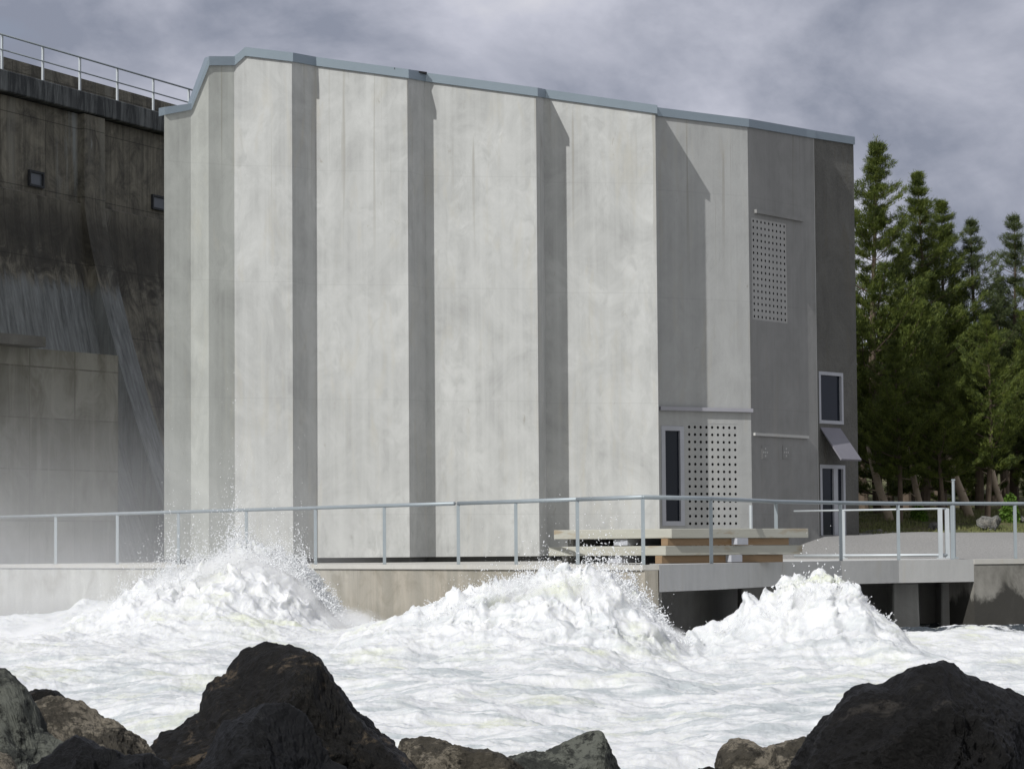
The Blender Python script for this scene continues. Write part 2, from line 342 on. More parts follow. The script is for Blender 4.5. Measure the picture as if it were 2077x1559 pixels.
def perforated(A, Bp, o, nx, nz, pxr, mat, rad):
    u, nn, L = frame(A, Bp); s0, s1, z0, z1 = o; bm = B(); P = lambda s, z, d=0: A.xy.to_3d()+u*s+nn*d+Vector((0, 0, z))
    cw, ch = (s1-s0)/nx, (z1-z0)/nz; N = 8
    for i in range(nx):
        for j in range(nz):
            cs, cz = s0+(i+.5)*cw, z0+(j+.5)*ch
            sq = []
            ho = []
            for k in range(N):
                a = math.pi*2*k/N; c_, s_ = math.cos(a), math.sin(a); m = max(abs(c_), abs(s_))
                sq.append(bm.verts.new(P(cs+c_/m*cw/2, cz+s_/m*ch/2, -.004))); ho.append((cs+c_*rad, cz+s_*rad))
            h1 = [bm.verts.new(P(a, b, -.004)) for a, b in ho]; h2 = [bm.verts.new(P(a, b, -.10)) for a, b in ho]
            for k in range(N):
                l = (k+1) % N; bm.faces.new((sq[k], sq[l], h1[l], h1[k])); bm.faces.new((h1[k], h1[l], h2[l], h2[k])).material_index = 1
            bm.faces.new(h2).material_index = 1
    build('perforated_panel', bm, [mat, m_hole], ph, flip=False)
perforated(m_, n_, o_perf10, 9, 17, 0, m_conc2, .037); perforated(n_, o_, o_perf11, 9, 16, 0, m_perf, .036)
# two little crosses of vent holes on the shaded face
u, nn, L = frame(n_, o_)
for px in (1552, 1594):
    s, z = hit(px, 917, n_, o_); bm = B()
    on(n_, o_, s-.17, s+.17, z-.17, z+.17, .003, .012, bm, 0)
    for ds, dz in ((0, 0), (.09, 0), (-.09, 0), (0, .09), (0, -.09)): on(n_, o_, s+ds-.022, s+ds+.022, z+dz-.022, z+dz+.022, .013, .016, bm, 1)
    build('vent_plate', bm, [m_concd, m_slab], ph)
def window(name, A, Bp, o, bw, bars=(), dep=(-.10, .012)):
    s0, s1, z0, z1 = o; bm = B()
    on(A, Bp, s0+.002, s0+bw, z0+.002, z1-.002, *dep, bm); on(A, Bp, s1-bw, s1-.002, z0+.002, z1-.002, *dep, bm)
    on(A, Bp, s0+bw, s1-bw, z0+.002, z0+bw, *dep, bm); on(A, Bp, s0+bw, s1-bw, z1-bw, z1-.002, *dep, bm)
    for f0, f1 in bars: on(A, Bp, s0+(s1-s0)*f0, s0+(s1-s0)*f1, z0+bw, z1-bw, dep[0], dep[1]-.02, bm)
    w = build(name, bm, m_frame, ph); bm = B(); on(A, Bp, s0+bw-.01, s1-bw+.01, z0+bw-.01, z1-bw+.01, -.13, -.06, bm); build('glass', bm, m_glass, w, local=False)
window('window', m_, n_, o_win10, .115); window('window', q_, r_, o_win13, .09); window('door', q_, r_, o_door13, .10, [(.56, .72)])
# awning over the door
s0, zt = hit(1660, 869, q_, r_); s1, _ = hit(1704, 869, q_, r_); u, nn, L = frame(q_, r_); bm = B(); s0 = max(s0, .1)
P = lambda s, z, d: q_.xy.to_3d()+u*s+nn*d+Vector((0, 0, z)); zb = zt-.84; dd = .62
hexa(bm, [P(s0, zt, .01), P(s1, zt, .01), P(s1, zb, dd), P(s0, zb, dd), P(s0, zt+.04, .01), P(s1, zt+.04, .01), P(s1, zb+.04, dd+.03), P(s0, zb+.04, dd+.03)])
build('awning', bm, m_awn, ph)
# downpipe at the corner
bm = B(); a = G(1524, base, 68.7); tube(bm, [a, a+Vector((0, 0, 1.2))], .045); build('downpipe', bm, m_steel2, ph)
# ------------------------------------------------------------------ river edge, deck, bridge
EDGE = [(-260, 71), (100, 63.5), (640, 54.3), (930, 50.2), (1308, 45.15)]
BR = [(1337, 45.25), (1460, 47.5), (1575, 50.8), (1706, 52.9), (1823, 54.2), (1975, 55.2)]
AB = [(1975, 55.2), (2077, 55.7), (2400, 57)]
E = [G(a, DECK, b) for a, b in EDGE]; Bq = [G(a, DECK, b) for a, b in BR]; Aq = [G(a, DECK, b) for a, b in AB]
def ribbon(bm, pts, z0, z1, th, out=0.):
    rr = []
    for i, p in enumerate(pts):
        a = outset(pts, i, out); b = outset(pts, i, -th)
        rr.append([bm.verts.new((a.x, a.y, z0)), bm.verts.new((a.x, a.y, z1)), bm.verts.new((b.x, b.y, z1)), bm.verts.new((b.x, b.y, z0))])
    for a, b in zip(rr, rr[1:]):
        for k in range(4): bm.faces.new((a[k], a[(k+1) % 4], b[(k+1) % 4], b[k]))
    bm.faces.new(rr[0]); bm.faces.new(rr[-1])
rw = root('river_wall', (E[3].x, E[3].y, 0), 'stained beige concrete river wall in front of the tall concrete building', 'wall')
bm = B(); ribbon(bm, E, -1.5, DECK-.07, .26); build('wall', bm, m_rwall, rw)
bm = B(); ribbon(bm, E, DECK-.066, DECK+.02, .30, .04); build('edge_slab', bm, m_deck, rw)
# pavement behind the wall
bm = B(); poly = [p.xy for p in [outset(E, i, -.25) for i in range(len(E))]]+[outset(Bq, i, -.5).xy for i in range(1, len(Bq))]+[Vector((9, 57)), Vector((9, 74)), Vector((9, 77)), Vector((-30, 80))]
f = bm.faces.new([bm.verts.new((p.x, p.y, DECK+.0)) for p in poly]); bmesh.ops.triangulate(bm, faces=[f])
tag(build('pavement', bm, m_deck), kind='structure')
br = root('bridge', (Bq[2].x, Bq[2].y, 0), 'low grey concrete bridge slab on dark piers right of the splashing river wall', 'bridge')
bm = B(); pf = [p.xy for p in Bq]; prism(bm, [(p.x, p.y) for p in pf]+[(pf[-1].x-.02, 59.), (pf[0].x+.02, 59.)], DECK-.42, DECK+.02); build('deck_slab', bm, m_slab, br)
for px, D, w, t in ((1535, 52.4, .62, .9), (1832, 55.6, .50, .9), (1936, 56.4, .6, .8)):
    bm = B(); p = G(px, 0, D); q0 = [(-w/2-.06, -t/2), (w/2+.06, -t/2), (w/2+.06, t/2), (-w/2-.06, t/2)]; q1 = [(-w/2, -t/2), (w/2, -t/2), (w/2, t/2), (-w/2, t/2)]
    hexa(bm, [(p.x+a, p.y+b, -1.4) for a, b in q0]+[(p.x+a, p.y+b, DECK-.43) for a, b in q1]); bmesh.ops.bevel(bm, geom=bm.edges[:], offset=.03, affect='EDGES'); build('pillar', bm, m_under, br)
ub = root('channel_wall', (G(1700, 0, 60).x, 60, 0), 'dark wet concrete wall in the shade under the bridge slab', 'wall')
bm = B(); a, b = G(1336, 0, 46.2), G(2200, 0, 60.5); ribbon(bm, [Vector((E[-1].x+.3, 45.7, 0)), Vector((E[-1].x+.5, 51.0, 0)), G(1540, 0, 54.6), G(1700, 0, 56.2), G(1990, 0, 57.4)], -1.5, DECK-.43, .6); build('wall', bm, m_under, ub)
ab = root('abutment_wall', (Aq[1].x, Aq[1].y, 0), 'stained dark concrete abutment wall at the right end of the bridge', 'wall')
n = NT('stained_abutment_concrete'); st = n.noise(n.map((1.6, 1.6, 1.1)), 1., 8, .65, .5); z = n.sep(n.pos)[2]; ln = n.rr(n.math('ADD', z, n.math('MULTIPLY', st, 1.6)), 1.55, 1.75)
n.bump(st, .02); m_abut = n.fin(n.mix(ln, (.045, .043, .038), n.mix(n.rr(st, .4, .65), (.13, .125, .11), (.27, .26, .235))), .85)
bm = B(); ribbon(bm, Aq, -1.5, DECK-.08, 1.2); build('wall', bm, m_abut, ab)
bm = B(); ribbon(bm, Aq, DECK-.076, DECK+.02, 1.2, .02); build('edge_slab', bm, m_deck, ab)
# ------------------------------------------------------------------ railings
def railing(name, label, posts, rails, loc, mat, size=(.06, .06), group=None):
    r = root(name, loc, label, 'railing', group)
    for (p, z0, z1) in posts:
        bm = B(); box(bm, (p.x, p.y, (z0+z1)/2), (size[0], size[1], z1-z0)); box(bm, (p.x, p.y, z0+.01), (size[0]*2, size[1]*2, .02)); build('post', bm, mat, r)
    for pts, rad, nm in rails:
        bm = B(); tube(bm, pts, rad, 8); build(nm, bm, mat, r, smooth=True)
    return r
ppx = [(-20, 65.6), (113, 63.2), (238, 60.9), (362, 58.8), (500, 56.6), (640, 54.5), (780, 52.4), (930, 50.4), (1047, 48.8), (1172, 47.1), (1305, 45.4),
       (1443, 47.25), (1575, 50.95), (1706, 53.0), (1823, 54.3), (1932, 55.0), (2060, 55.75), (2190, 56.2)]
pp = [G(a, DECK, b+.12) for a, b in ppx]; RT = DECK+1.12
railing('river_railing', 'long grey steel railing along the river wall and bridge edge, above the white water', [(p, DECK, RT-.03) for p in pp],
        [([p+Vector((0, 0, 1.12)) for p in q_s], .036, 'top_rail') for q_s in (pp[:7]+[pp[6].lerp(pp[7], .95)], pp[7:10], pp[9:11], pp[10:])], (pp[8].x, pp[8].y, DECK), m_steel)
gp = [(1612, 66.0), (1710, 65), (1908, 63.5), (1922, 63.6)]
gq = [G(a, DECK, b) for a, b in gp]
railing('gate_railing', 'bright galvanised gate frame with low bottom rail behind the bridge railing', [(gq[1], DECK, DECK+1.14), (gq[2], DECK, DECK+1.14), (gq[3], DECK, DECK+1.14)],
        [([q+Vector((0, 0, 1.13)) for q in gq], .022, 'top_rail'), ([q+Vector((0, 0, .08)) for q in gq], .035, 'bottom_rail')], (gq[1].x, gq[1].y, DECK), m_steel2, (.10, .07))
bm = B(); a = G(1936, DECK, 62.5); tube(bm, [a, a+Vector((0, 0, 1.75))], .035); box(bm, (a.x, a.y, DECK+.02), (.16, .16, .03)); box(bm, (a.x, a.y, DECK+1.76), (.08, .08, .03))
tag(build('marker_post', bm, m_steel), 'slim grey steel pole rising above the bridge railing near the trees', 'pole')
# ------------------------------------------------------------------ timber stack
near, lf, rt = (1362, 48.0), (1123, 49.7), (1640, 50.4)
def slab(z0, z1, shift, name, label, cat='timber'):
    a, b, c = (G(p+shift, (z0+z1)/2, d) for p, d in (near, lf, rt)); d = b+c-a; bm = B()
    hexa(bm, [(q.x, q.y, z0) for q in (a, c, d, b)]+[(q.x, q.y, z1) for q in (a, c, d, b)]); bmesh.ops.bevel(bm, geom=bm.edges[:], offset=.008, affect='EDGES')
    return tag(build(name, bm, m_panelw), label, cat), (a, b, c, d)
_, q1 = slab(1.70, 1.865, -12, 'timber_slab', 'lower of the two stacked grey timber slabs behind the railing')
_, q2 = slab(1.995, 2.16, 0, 'timber_slab', 'upper of the two stacked grey timber slabs behind the railing')
def bearer(q, fa, fb, z0, z1, w, mat, name, label, along='c'):
    a, b, c, d = q; e1 = (c-a); e2 = (b-a); bm = B()
    p = a+e1*fa[0]+e2*fb[0]; r2 = a+e1*fa[1]+e2*fb[1]; mid = (p+r2)/2; L = (r2-p).length; ang = math.atan2(r2.y-p.y, r2.x-p.x)
    box(bm, (mid.x, mid.y, (z0+z1)/2), (L, w, z1-z0), ang); bmesh.ops.bevel(bm, geom=bm.edges[:], offset=.006, affect='EDGES')
    tag(build(name, bm, mat), label, 'timber', 'bearers under the timber slabs')
DZ = .003
for z0, z1, q, lv in ((1.865+DZ, 1.995-DZ, q2, 'upper'), (DECK+.022, 1.70-DZ, q1, 'lower')):
    bearer(q, (.0, .88), (.06, .06), z0, z1, .16, m_orange, 'timber_bearer', 'orange brown timber bearer under the %s timber slab, right of its near corner' % lv)
    bearer(q, (.5, .5), (-.008, .9), z0+.01, z1, .34, m_frame, 'spacer_block', 'pale grey spacer block under the right side of the %s timber slab' % lv)
    bearer(q, (.02, .9), (.45, .45), z0+.01, z1, .34, m_frame, 'spacer_block', 'pale grey spacer block under the left side of the %s timber slab' % lv)
    bearer(q, (.06, .9), (.93, .93), z0, z1, .14, m_under, 'timber_bearer', 'dark timber bearer under the far left end of the %s timber slab' % lv)
# ------------------------------------------------------------------ dam
O = W(0, 145, 80); phi = R(66.5)
dam = root('dam', (O.x, O.y, 0), 'tall dark stained concrete dam with curved spillway left of the pale building', 'dam', rz=phi)
U = Vector((math.cos(phi), math.sin(phi), 0)); Nn = Vector((U.y, -U.x, 0)); ZT = O.z
def dhit(px, py, b=0):
    A = O.xy.to_3d()+Nn*b; d = ray(px, py); t = (A-CAM).dot(Nn)/d.dot(Nn); P = CAM+d*t; return (P-A).dot(U), P.z
def bprof(z):
    if z > 12.3: return 0.
    t = max(0, min(1, (12.2-z)/10.7)); return .12+2.6*t**1.5
bm = B(); zsr = [ZT-.65, 13.5, 12.9, 12.36, 12.30]+[12.2-.35*i for i in range(0, 39)]; prof = [(-bprof(z) if z != 12.36 else 0., z) for z in zsr]
av = [-14+.8*i for i in range(0, 75)]
dwins = []
for (x0, y0, x1, y1) in ((56, 344, 86, 383), (306, 394, 336, 430)):
    s0, zz1 = dhit(x0, y0); s1, zz0 = dhit(x1, y1); dwins.append((s0, s1, zz0, zz1))
gv = [[bm.verts.new((a, y, z)) for y, z in prof] for a in av]
for i in range(len(av)-1):
    for j in range(len(prof)-1): bm.faces.new((gv[i][j], gv[i+1][j], gv[i+1][j+1], gv[i][j+1]))
# top and back
bm.faces.new([bm.verts.new(q) for q in ((-14, 0, ZT-.65), (45.2, 0, ZT-.65), (45.2, 4, ZT-.65), (-14, 4, ZT-.65))])
bm.faces.new([bm.verts.new(q) for q in ((-14, 4, ZT-.65), (45.2, 4, ZT-.65), (45.2, 4, -1), (-14, 4, -1))])
build('wall', bm, m_dam, dam, local=True)
bm = B(); box(bm, (15.6, 1.45, ZT-.31), (59.2, 3.5, .62)); bmesh.ops.bevel(bm, geom=bm.edges[:], offset=.03, affect='EDGES'); build('coping', bm, m_damtop, dam, local=True)
bm = B(); s, zp = dhit(20, 116, -2.6); box(bm, (15.6, 3.0, (ZT+zp)/2+.004), (59, .5, zp-ZT)); build('parapet', bm, m_dam, dam, local=True)
# pier that flares out down the spillway
s0, _ = dhit(176, 300, .3); s1, _ = dhit(217, 300, .3); bm = B(); pr = []
for z in [ZT-.652, 13, 12.3]+[12.2-.4*i for i in range(0, 33)]:
    b = .22 if z > 12.3 else .24+3.35*max(0, min(1, (12.2-z)/10.7))**1.25
    pr.append((b, z))
lo = [[bm.verts.new((s, -b, z)) for b, z in pr] for s in (s0, s1)]; ba = [[bm.verts.new((s, .3, z)) for b, z in pr] for s in (s0, s1)]
for j in range(len(pr)-1):
    bm.faces.new((lo[0][j], lo[1][j], lo[1][j+1], lo[0][j+1]))
    bm.faces.new((lo[0][j], ba[0][j], ba[0][j+1], lo[0][j+1])); bm.faces.new((lo[1][j], ba[1][j], ba[1][j+1], lo[1][j+1]))
bm.faces.new([lo[0][0], lo[1][0], ba[1][0], ba[0][0]]); build('pier', bm, m_dam, dam, local=True)
m_dframe = plain('dark_window_frame', (.02, .022, .025), .7); m_dpane = plain('grey_pane', (.07, .08, .09), .3)
for s0, s1, z0, z1 in dwins:
    bm = B(); t = .065
    for c, sz in (((s0+t/2, -.03, (z0+z1)/2), (t, .1, z1-z0)), ((s1-t/2, -.03, (z0+z1)/2), (t, .1, z1-z0)), (((s0+s1)/2, -.028, z1-t/2), (s1-s0-2*t, .1, t)), (((s0+s1)/2, -.028, z0+t/2), (s1-s0-2*t, .1, t))): box(bm, c, sz)
    w = build('window', bm, m_dframe, dam, local=True); bm = B(); box(bm, ((s0+s1)/2, -.01, (z0+z1)/2), (s1-s0-2*t, .03, z1-z0-2*t)); build('pane', bm, m_dpane, w, local=True)
dr = root('dam_railing', (O.x, O.y, ZT), 'thin steel railing with two rails on top of the dark dam', 'railing', rz=phi)
pz = []
for px, py in ((-72, 122), (5, 142), (88, 163), (163, 182), (239, 200), (312, 217), (384, 232), (452, 247)):
    s, _ = dhit(px, py, .1); pz.append(s)
for s in pz:
    bm = B(); box(bm, (s, -.10+.02, .53), (.075, .05, 1.06)); box(bm, (s, -.09, .0+.004), (.14, .12, .02)); build('post', bm, m_steel2, dr, local=True)
for h, nm, rd in ((1.06, 'top_rail', .028), (.62, 'middle_rail', .022)):
    bm = B(); tube(bm, [(pz[0], -.10, h), (pz[-1], -.10, h)], rd, 8); build(nm, bm, m_steel, dr, local=True, smooth=True)
# block in front of the dam
a = W(240, 721, 74.5); r55 = R(58); ud = Vector((math.sin(R(90)-r55), math.cos(R(90)-r55), 0)); ud = Vector((math.cos(r55), math.sin(r55), 0))
cb = root('concrete_block', (a.x, a.y, 0), 'grey green concrete block wall with formwork joints below the dam at left', 'wall')
b = a-ud*9; nn = Vector((-ud.y, ud.x, 0)); c = b+nn*6; d = a+nn*6-ud*1.5; bm = B()
prism(bm, [(q.x, q.y) for q in (a, d, c, b)], 0, a.z); 
ob = build('wall', bm, m_block, cb)
# joints as shallow battens' shadow grooves: thin proud ribs and a corner strip
bm = B(); p1 = W(84, 694, 71.3); p = p1-ud*2.4+nn*.4; zc = W(60, 682, 71).z
box(bm, (p.x, p.y, (a.z+zc)/2+.004), (4.8, 1.1, zc-a.z), r55); build('top_slab', bm, m_concr, cb)
# ------------------------------------------------------------------ ground and far bank
def gz(x, y):
    t = max(0., min(1., (y-66)/7.)); u = max(0., min(1., (y-75)/10.)); e = max(0., min(1., (x-5.2)/3.))
    e = e*e*(3-2*e)
    if x < -2 and y < 54.3-1.37*(x+3.82)+1.6: return -2.
    z = DECK-.03+e*(.62*t*t*(3-2*t)+.70*u*u*(3-2*u)) + .10*mn.noise(Vector((x*.5, y*.5, 0)))*t*e + max(0, y-92)*.05
    return z
xs = np.concatenate([np.linspace(-900, -31, 12), np.linspace(-30, 8, 30), np.linspace(8.4, 26, 70), np.linspace(27, 900, 30)])
ys = np.concatenate([np.linspace(60.8, 100, 120), np.linspace(102, 160, 20), np.linspace(180, 1500, 12)])
V = []
for j, y in enumerate(ys):
    for x in xs:
        V.append((x, y, gz(x, y) if y < 170 else gz(x, 170)-1))
nx = len(xs); FQ = [(j*nx+i, j*nx+i+1, (j+1)*nx+i+1, (j+1)*nx+i) for j in range(len(ys)-1) for i in range(nx-1)]
me = npmesh('ground', V, FQ); tag(link('ground', me, m_ground, smooth=True), kind='structure')
# short sheet from the abutment to the ground
bm = B(); f = bm.faces.new([bm.verts.new((p[0], p[1], DECK-.008)) for p in ((5.5, 56.2), (9.4, 56.3), (20, 58), (60, 58), (60, 64), (5.5, 64))]); tag(build('road', bm, m_ground), kind='structure')
bm = B(); f = bm.faces.new([bm.verts.new(p) for p in ((-40, -30, -.6), (40, -30, -.6), (40, 75, -1.2), (-40, 75, -1.2))]); tag(build('riverbed', bm, m_bed), kind='structure')
V = []; nxx = 60
for j in range(50):
    for i in range(nxx):
        x = -9+18*i/(nxx-1); y = -8+27*j/49
        V.append((x, y, .35-.9*max(0, (y-9)/9)**1.3+.12*mn.noise(Vector((x, y, 0)))))
FQ = [(j*nxx+i, j*nxx+i+1, (j+1)*nxx+i+1, (j+1)*nxx+i) for j in range(49) for i in range(nxx-1)]
tag(link('riverbank', npmesh('riverbank', V, FQ), m_bed, smooth=True), kind='structure')
# ------------------------------------------------------------------ rocks
def rock(name, label, outline, D, T, mat, amp=.06, seed=0, fr=1.5, group=None, tilt=0.):
    pts = [W(x, y, D) for x, y in outline]; P2 = np.array([(p.x, p.z) for p in pts])
    c = P2.mean(axis=0); c[0] = (P2[:, 0].max()+P2[:, 0].min())/2; c[1] = P2[:, 1].min()*.6+P2[:, 1].max()*.4
    ang = np.arctan2(P2[:, 1]-c[1], P2[:, 0]-c[0]); rad = np.hypot(P2[:, 0]-c[0], P2[:, 1]-c[1]); o = np.argsort(ang); ang, rad = ang[o], rad[o]
    ang = np.concatenate([ang-2*np.pi, ang, ang+2*np.pi]); rad = np.tile(rad, 3)
    NA, NP = (320, 160) if T > .6 else (230, 115); bmv = []; rr_ = random.Random(seed*13+5); planes = []
    for _k in range(11):
        nv = Vector((rr_.uniform(-1, 1), -rr_.uniform(.25, 1.1), rr_.uniform(-.7, 1))).normalized(); planes.append((nv, rr_.uniform(.48, .80)+(.12 if abs(nv.y) < .45 else 0)))
    for i in range(1, NP):
        phi_ = math.pi*i/NP
        sp = abs(math.sin(phi_))**.62; cp = math.cos(phi_); cp = math.copysign(abs(cp)**.9, cp)
        for k in range(NA):
            th = -math.pi+2*math.pi*k/NA; r = np.interp(th, ang, rad)
            sv = Vector((sp*math.cos(th), -cp, sp*math.sin(th)))
            for nv, dk in planes:
                ex = sv.dot(nv)-dk
                if ex > 0: sv = sv-nv*ex*.92
            x, z = c[0]+r*sv.x, c[1]+r*sv.z; y = D+T*sv.y-tilt*(z-c[1])
            p = Vector((x, y, z)); q = (p*fr+Vector((seed*7.1, seed*3.3, 0)))*1.1
            face = 1-abs(math.sin(phi_))**6*.75
            # angular facets from cell noise
            d, ps = mn.voronoi(q, distance_metric='DISTANCE'); f1 = (d[1]-d[0])
            dirn = Vector((math.cos(th)*sp, -cp, math.sin(th)*sp)).normalized()
            cell = mn.cell(Vector(ps[0])*3.7+Vector((.5, .5, .5)))
            pl_ = (q-Vector(ps[0])).dot(Vector((mn.cell(Vector(ps[0])*9.1)-.5, mn.cell(Vector(ps[0])*5.3)-.5, mn.cell(Vector(ps[0])*2.9)-.5)))
            wq = min(1, f1*3.2); wq = wq*wq*(3-2*wq); h = ((cell-.5)*.6+pl_*1.6)*wq+.32*mn.fractal(q*2.6, .8, 2., 5)
            crack = -max(0, .07-f1)*3.0
            p += dirn*(amp*h*face*1.6+amp*crack*face+amp*.45*(.5-abs(mn.fractal(q*4.1, .7, 2.1, 5))*1.3)*face+.010*mn.fractal(q*16, .6, 2.1, 4))
            bmv.append(p)
    a = Vector((c[0], D-T, c[1])); b = Vector((c[0], D+T, c[1])); bmv += [a, b]; nV = len(bmv)
    me = bpy.data.meshes.new(name); fs = []
    for i in range(NP-2):
        for k in range(NA): l = (k+1) % NA; fs.append((i*NA+k, i*NA+l, (i+1)*NA+l, (i+1)*NA+k))
    for k in range(NA): fs.append((nV-2, (k+1) % NA, k)); fs.append((nV-1, (NP-2)*NA+k, (NP-2)*NA+(k+1) % NA))
    org = Vector((c[0], D, float(P2[:, 1].min())))
    me.from_pydata([tuple(v-org) for v in bmv], [], fs); me.update()
    o = link(name, me, mat, smooth=False); o.location = org
    try: pass
    except Exception: pass
    return tag(o, label, 'rock', group)
FGR = 'boulders on the near riverbank'
rock('boulder', 'large black wet boulder with a brown streak left of the middle', [(285, 1500), (330, 1462), (370, 1425), (384, 1372), (396, 1360), (430, 1350), (478, 1312), (530, 1297), (592, 1310), (655, 1337), (690, 1382), (722, 1432), (762, 1472), (802, 1512), (842, 1562), (880, 1680), (800, 1850), (560, 1900), (330, 1850), (230, 1700), (240, 1560)], 15., .8, m_rblack, .075, 1, group=FGR)
rock('boulder', 'dark slate boulder leaning on the front of the large brown streaked boulder', [(330, 1640), (362, 1560), (398, 1510), (430, 1455), (505, 1432), (588, 1425), (632, 1470), (668, 1540), (730, 1600), (740, 1750), (560, 1850), (380, 1800)], 13.9, .42, m_rblue, .06, 2, group=FGR)
rock('boulder', 'large black pitted boulder in the lower right corner', [(1645, 1562), (1660, 1500), (1690, 1445), (1722, 1408), (1740, 1396), (1800, 1384), (1850, 1352), (1910, 1338), (1962, 1356), (2020, 1374), (2080, 1406), (2150, 1480), (2200, 1600), (2150, 1800), (1900, 1880), (1700, 1800), (1620, 1680)], 13., .8, m_rpit, .07, 5, group=FGR)
rock('boulder', 'grey cracked boulder with pale lichen cut by the left edge of the picture', [(-120, 1400), (-60, 1350), (0, 1356), (30, 1385), (60, 1425), (90, 1470), (128, 1500), (150, 1600), (100, 1750), (-60, 1800), (-160, 1600)], 12.5, .45, m_rgrey, .05, 3, group=FGR)
rock('boulder', 'speckled tan boulder between the grey boulder and the large black boulder', [(20, 1480), (60, 1425), (100, 1408), (150, 1420), (200, 1450), (250, 1482), (285, 1505), (320, 1600), (260, 1720), (100, 1750), (10, 1640)], 14., .5, m_rtan, .05, 4, group=FGR)
rock('boulder', 'small black rounded boulder peeking out above the speckled tan boulder', [(30, 1450), (48, 1408), (80, 1397), (112, 1400), (135, 1420), (150, 1500), (100, 1600), (30, 1560)], 15.5, .3, m_rblack, .03, 6, group=FGR)
rock('boulder', 'low dark pointed boulder at the bottom edge left of the largest black one', [(40, 1575), (100, 1530), (150, 1492), (195, 1515), (250, 1535), (300, 1530), (350, 1570), (340, 1700), (200, 1760), (60, 1700)], 11.5, .35, m_rblue, .045, 8, group=FGR)
rock('boulder', 'smooth tan and grey boulder in the middle of the bottom edge', [(780, 1560), (808, 1495), (860, 1488), (915, 1502), (960, 1522), (1010, 1534), (1060, 1560), (1080, 1650), (980, 1780), (820, 1760), (770, 1650)], 15.5, .45, m_rtan, .04, 9, group=FGR)
rock('boulder', 'grey boulder with a sharp flat topped peak in the middle of the bottom edge', [(960, 1575), (1020, 1534), (1100, 1518), (1160, 1498), (1212, 1481), (1222, 1484), (1245, 1530), (1265, 1570), (1300, 1680), (1180, 1780), (1000, 1740), (940, 1640)], 16.2, .5, m_rgrey, .045, 10, group=FGR)
rock('boulder', 'rounded lichen spotted boulder beside the large right boulder', [(1442, 1565), (1450, 1515), (1480, 1497), (1520, 1500), (1550, 1518), (1590, 1506), (1640, 1496), (1685, 1500), (1720, 1570), (1700, 1700), (1560, 1760), (1440, 1680)], 15., .45, m_rtan, .045, 12, group=FGR)
rock('boulder', 'small black boulder just showing left of the lichen spotted boulder', [(1395, 1580), (1420, 1557), (1450, 1553), (1490, 1570), (1500, 1680), (1400, 1680)], 14.5, .25, m_rblack, .02, 13, group=FGR)
rock('boulder', 'pale edge of a boulder in the bottom left corner', [(-60, 1560), (-20, 1525), (10, 1530), (30, 1560), (30, 1680), (-60, 1680)], 11., .2, m_rtan, .02, 14, group=FGR)
def bank_rock(px, py, D, w, h, seed, label):
    pts = []
    for k in range(14):
        a = 2*math.pi*k/14; r = 1+.25*math.sin(seed*3+a*3)+.1*math.sin(a*5+seed); pts.append((px+w/2*r*math.cos(a), py-h/2*r*math.sin(a)))
    rock('bank_stone', label, pts, D, w/2*D/F, m_rbank, .05, seed, 2.5, 'stones on the grassy bank')
bank_rock(1772, 1086, 77, 48, 30, 21, 'squat grey stone on the bank next to the building corner')
bank_rock(1894, 1076, 78, 40, 32, 22, 'rounded grey stone on the bank behind the gate posts')
bank_rock(2008, 1064, 78, 46, 42, 23, 'pointed brown stone on the bank below the leaning trunks')
bank_rock(2072, 1056, 80, 30, 16, 24, 'flat pale stone on the bank at the right edge')
# ------------------------------------------------------------------ trees
def leafmat(name, a, b, c):
    n = NT(name); oc = n.oc.outputs['Object']; f = n.noise(n.map((1, 1, 1), oc), 1.7, 4, .6); g_ = n.noise(n.map((1, 1, 1), oc, (3, 1, 2)), 9., 3, .6)
    col = n.mix(n.rr(f, .38, .64), a, b); col = n.mix(n.rr(g_, .5, .75), col, c); n.set(n.p, 'Subsurface Weight', 0.)
    m = n.fin(col, .6, .25)
    tr = n.t.nodes.new('ShaderNodeBsdfTranslucent'); n.set(tr, 0, col); mx = n.t.nodes.new('ShaderNodeMixShader'); mx.inputs[0].default_value = .25
    out = n.t.nodes['Material Output']; n.t.links.new(n.p.outputs[0], mx.inputs[1]); n.t.links.new(tr.outputs[0], mx.inputs[2]); n.t.links.new(mx.outputs[0], out.inputs[0]); return m
m_n1 = leafmat('pine_needles', (.040, .060, .015), (.105, .135, .025), (.22, .25, .055))
m_n2 = leafmat('grey_green_needles', (.040, .057, .024), (.090, .115, .042), (.16, .19, .07))
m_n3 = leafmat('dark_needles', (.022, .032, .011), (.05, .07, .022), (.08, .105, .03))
m_bark = plain('pine_bark', (.10, .075, .055), .9, var=.4, sc=6.); m_barkl = plain('sunlit_pale_bark', (.36, .29, .22), .9, var=.35, sc=7.)  # leaning trunks' bark lightened in its colour to stand for sun on them
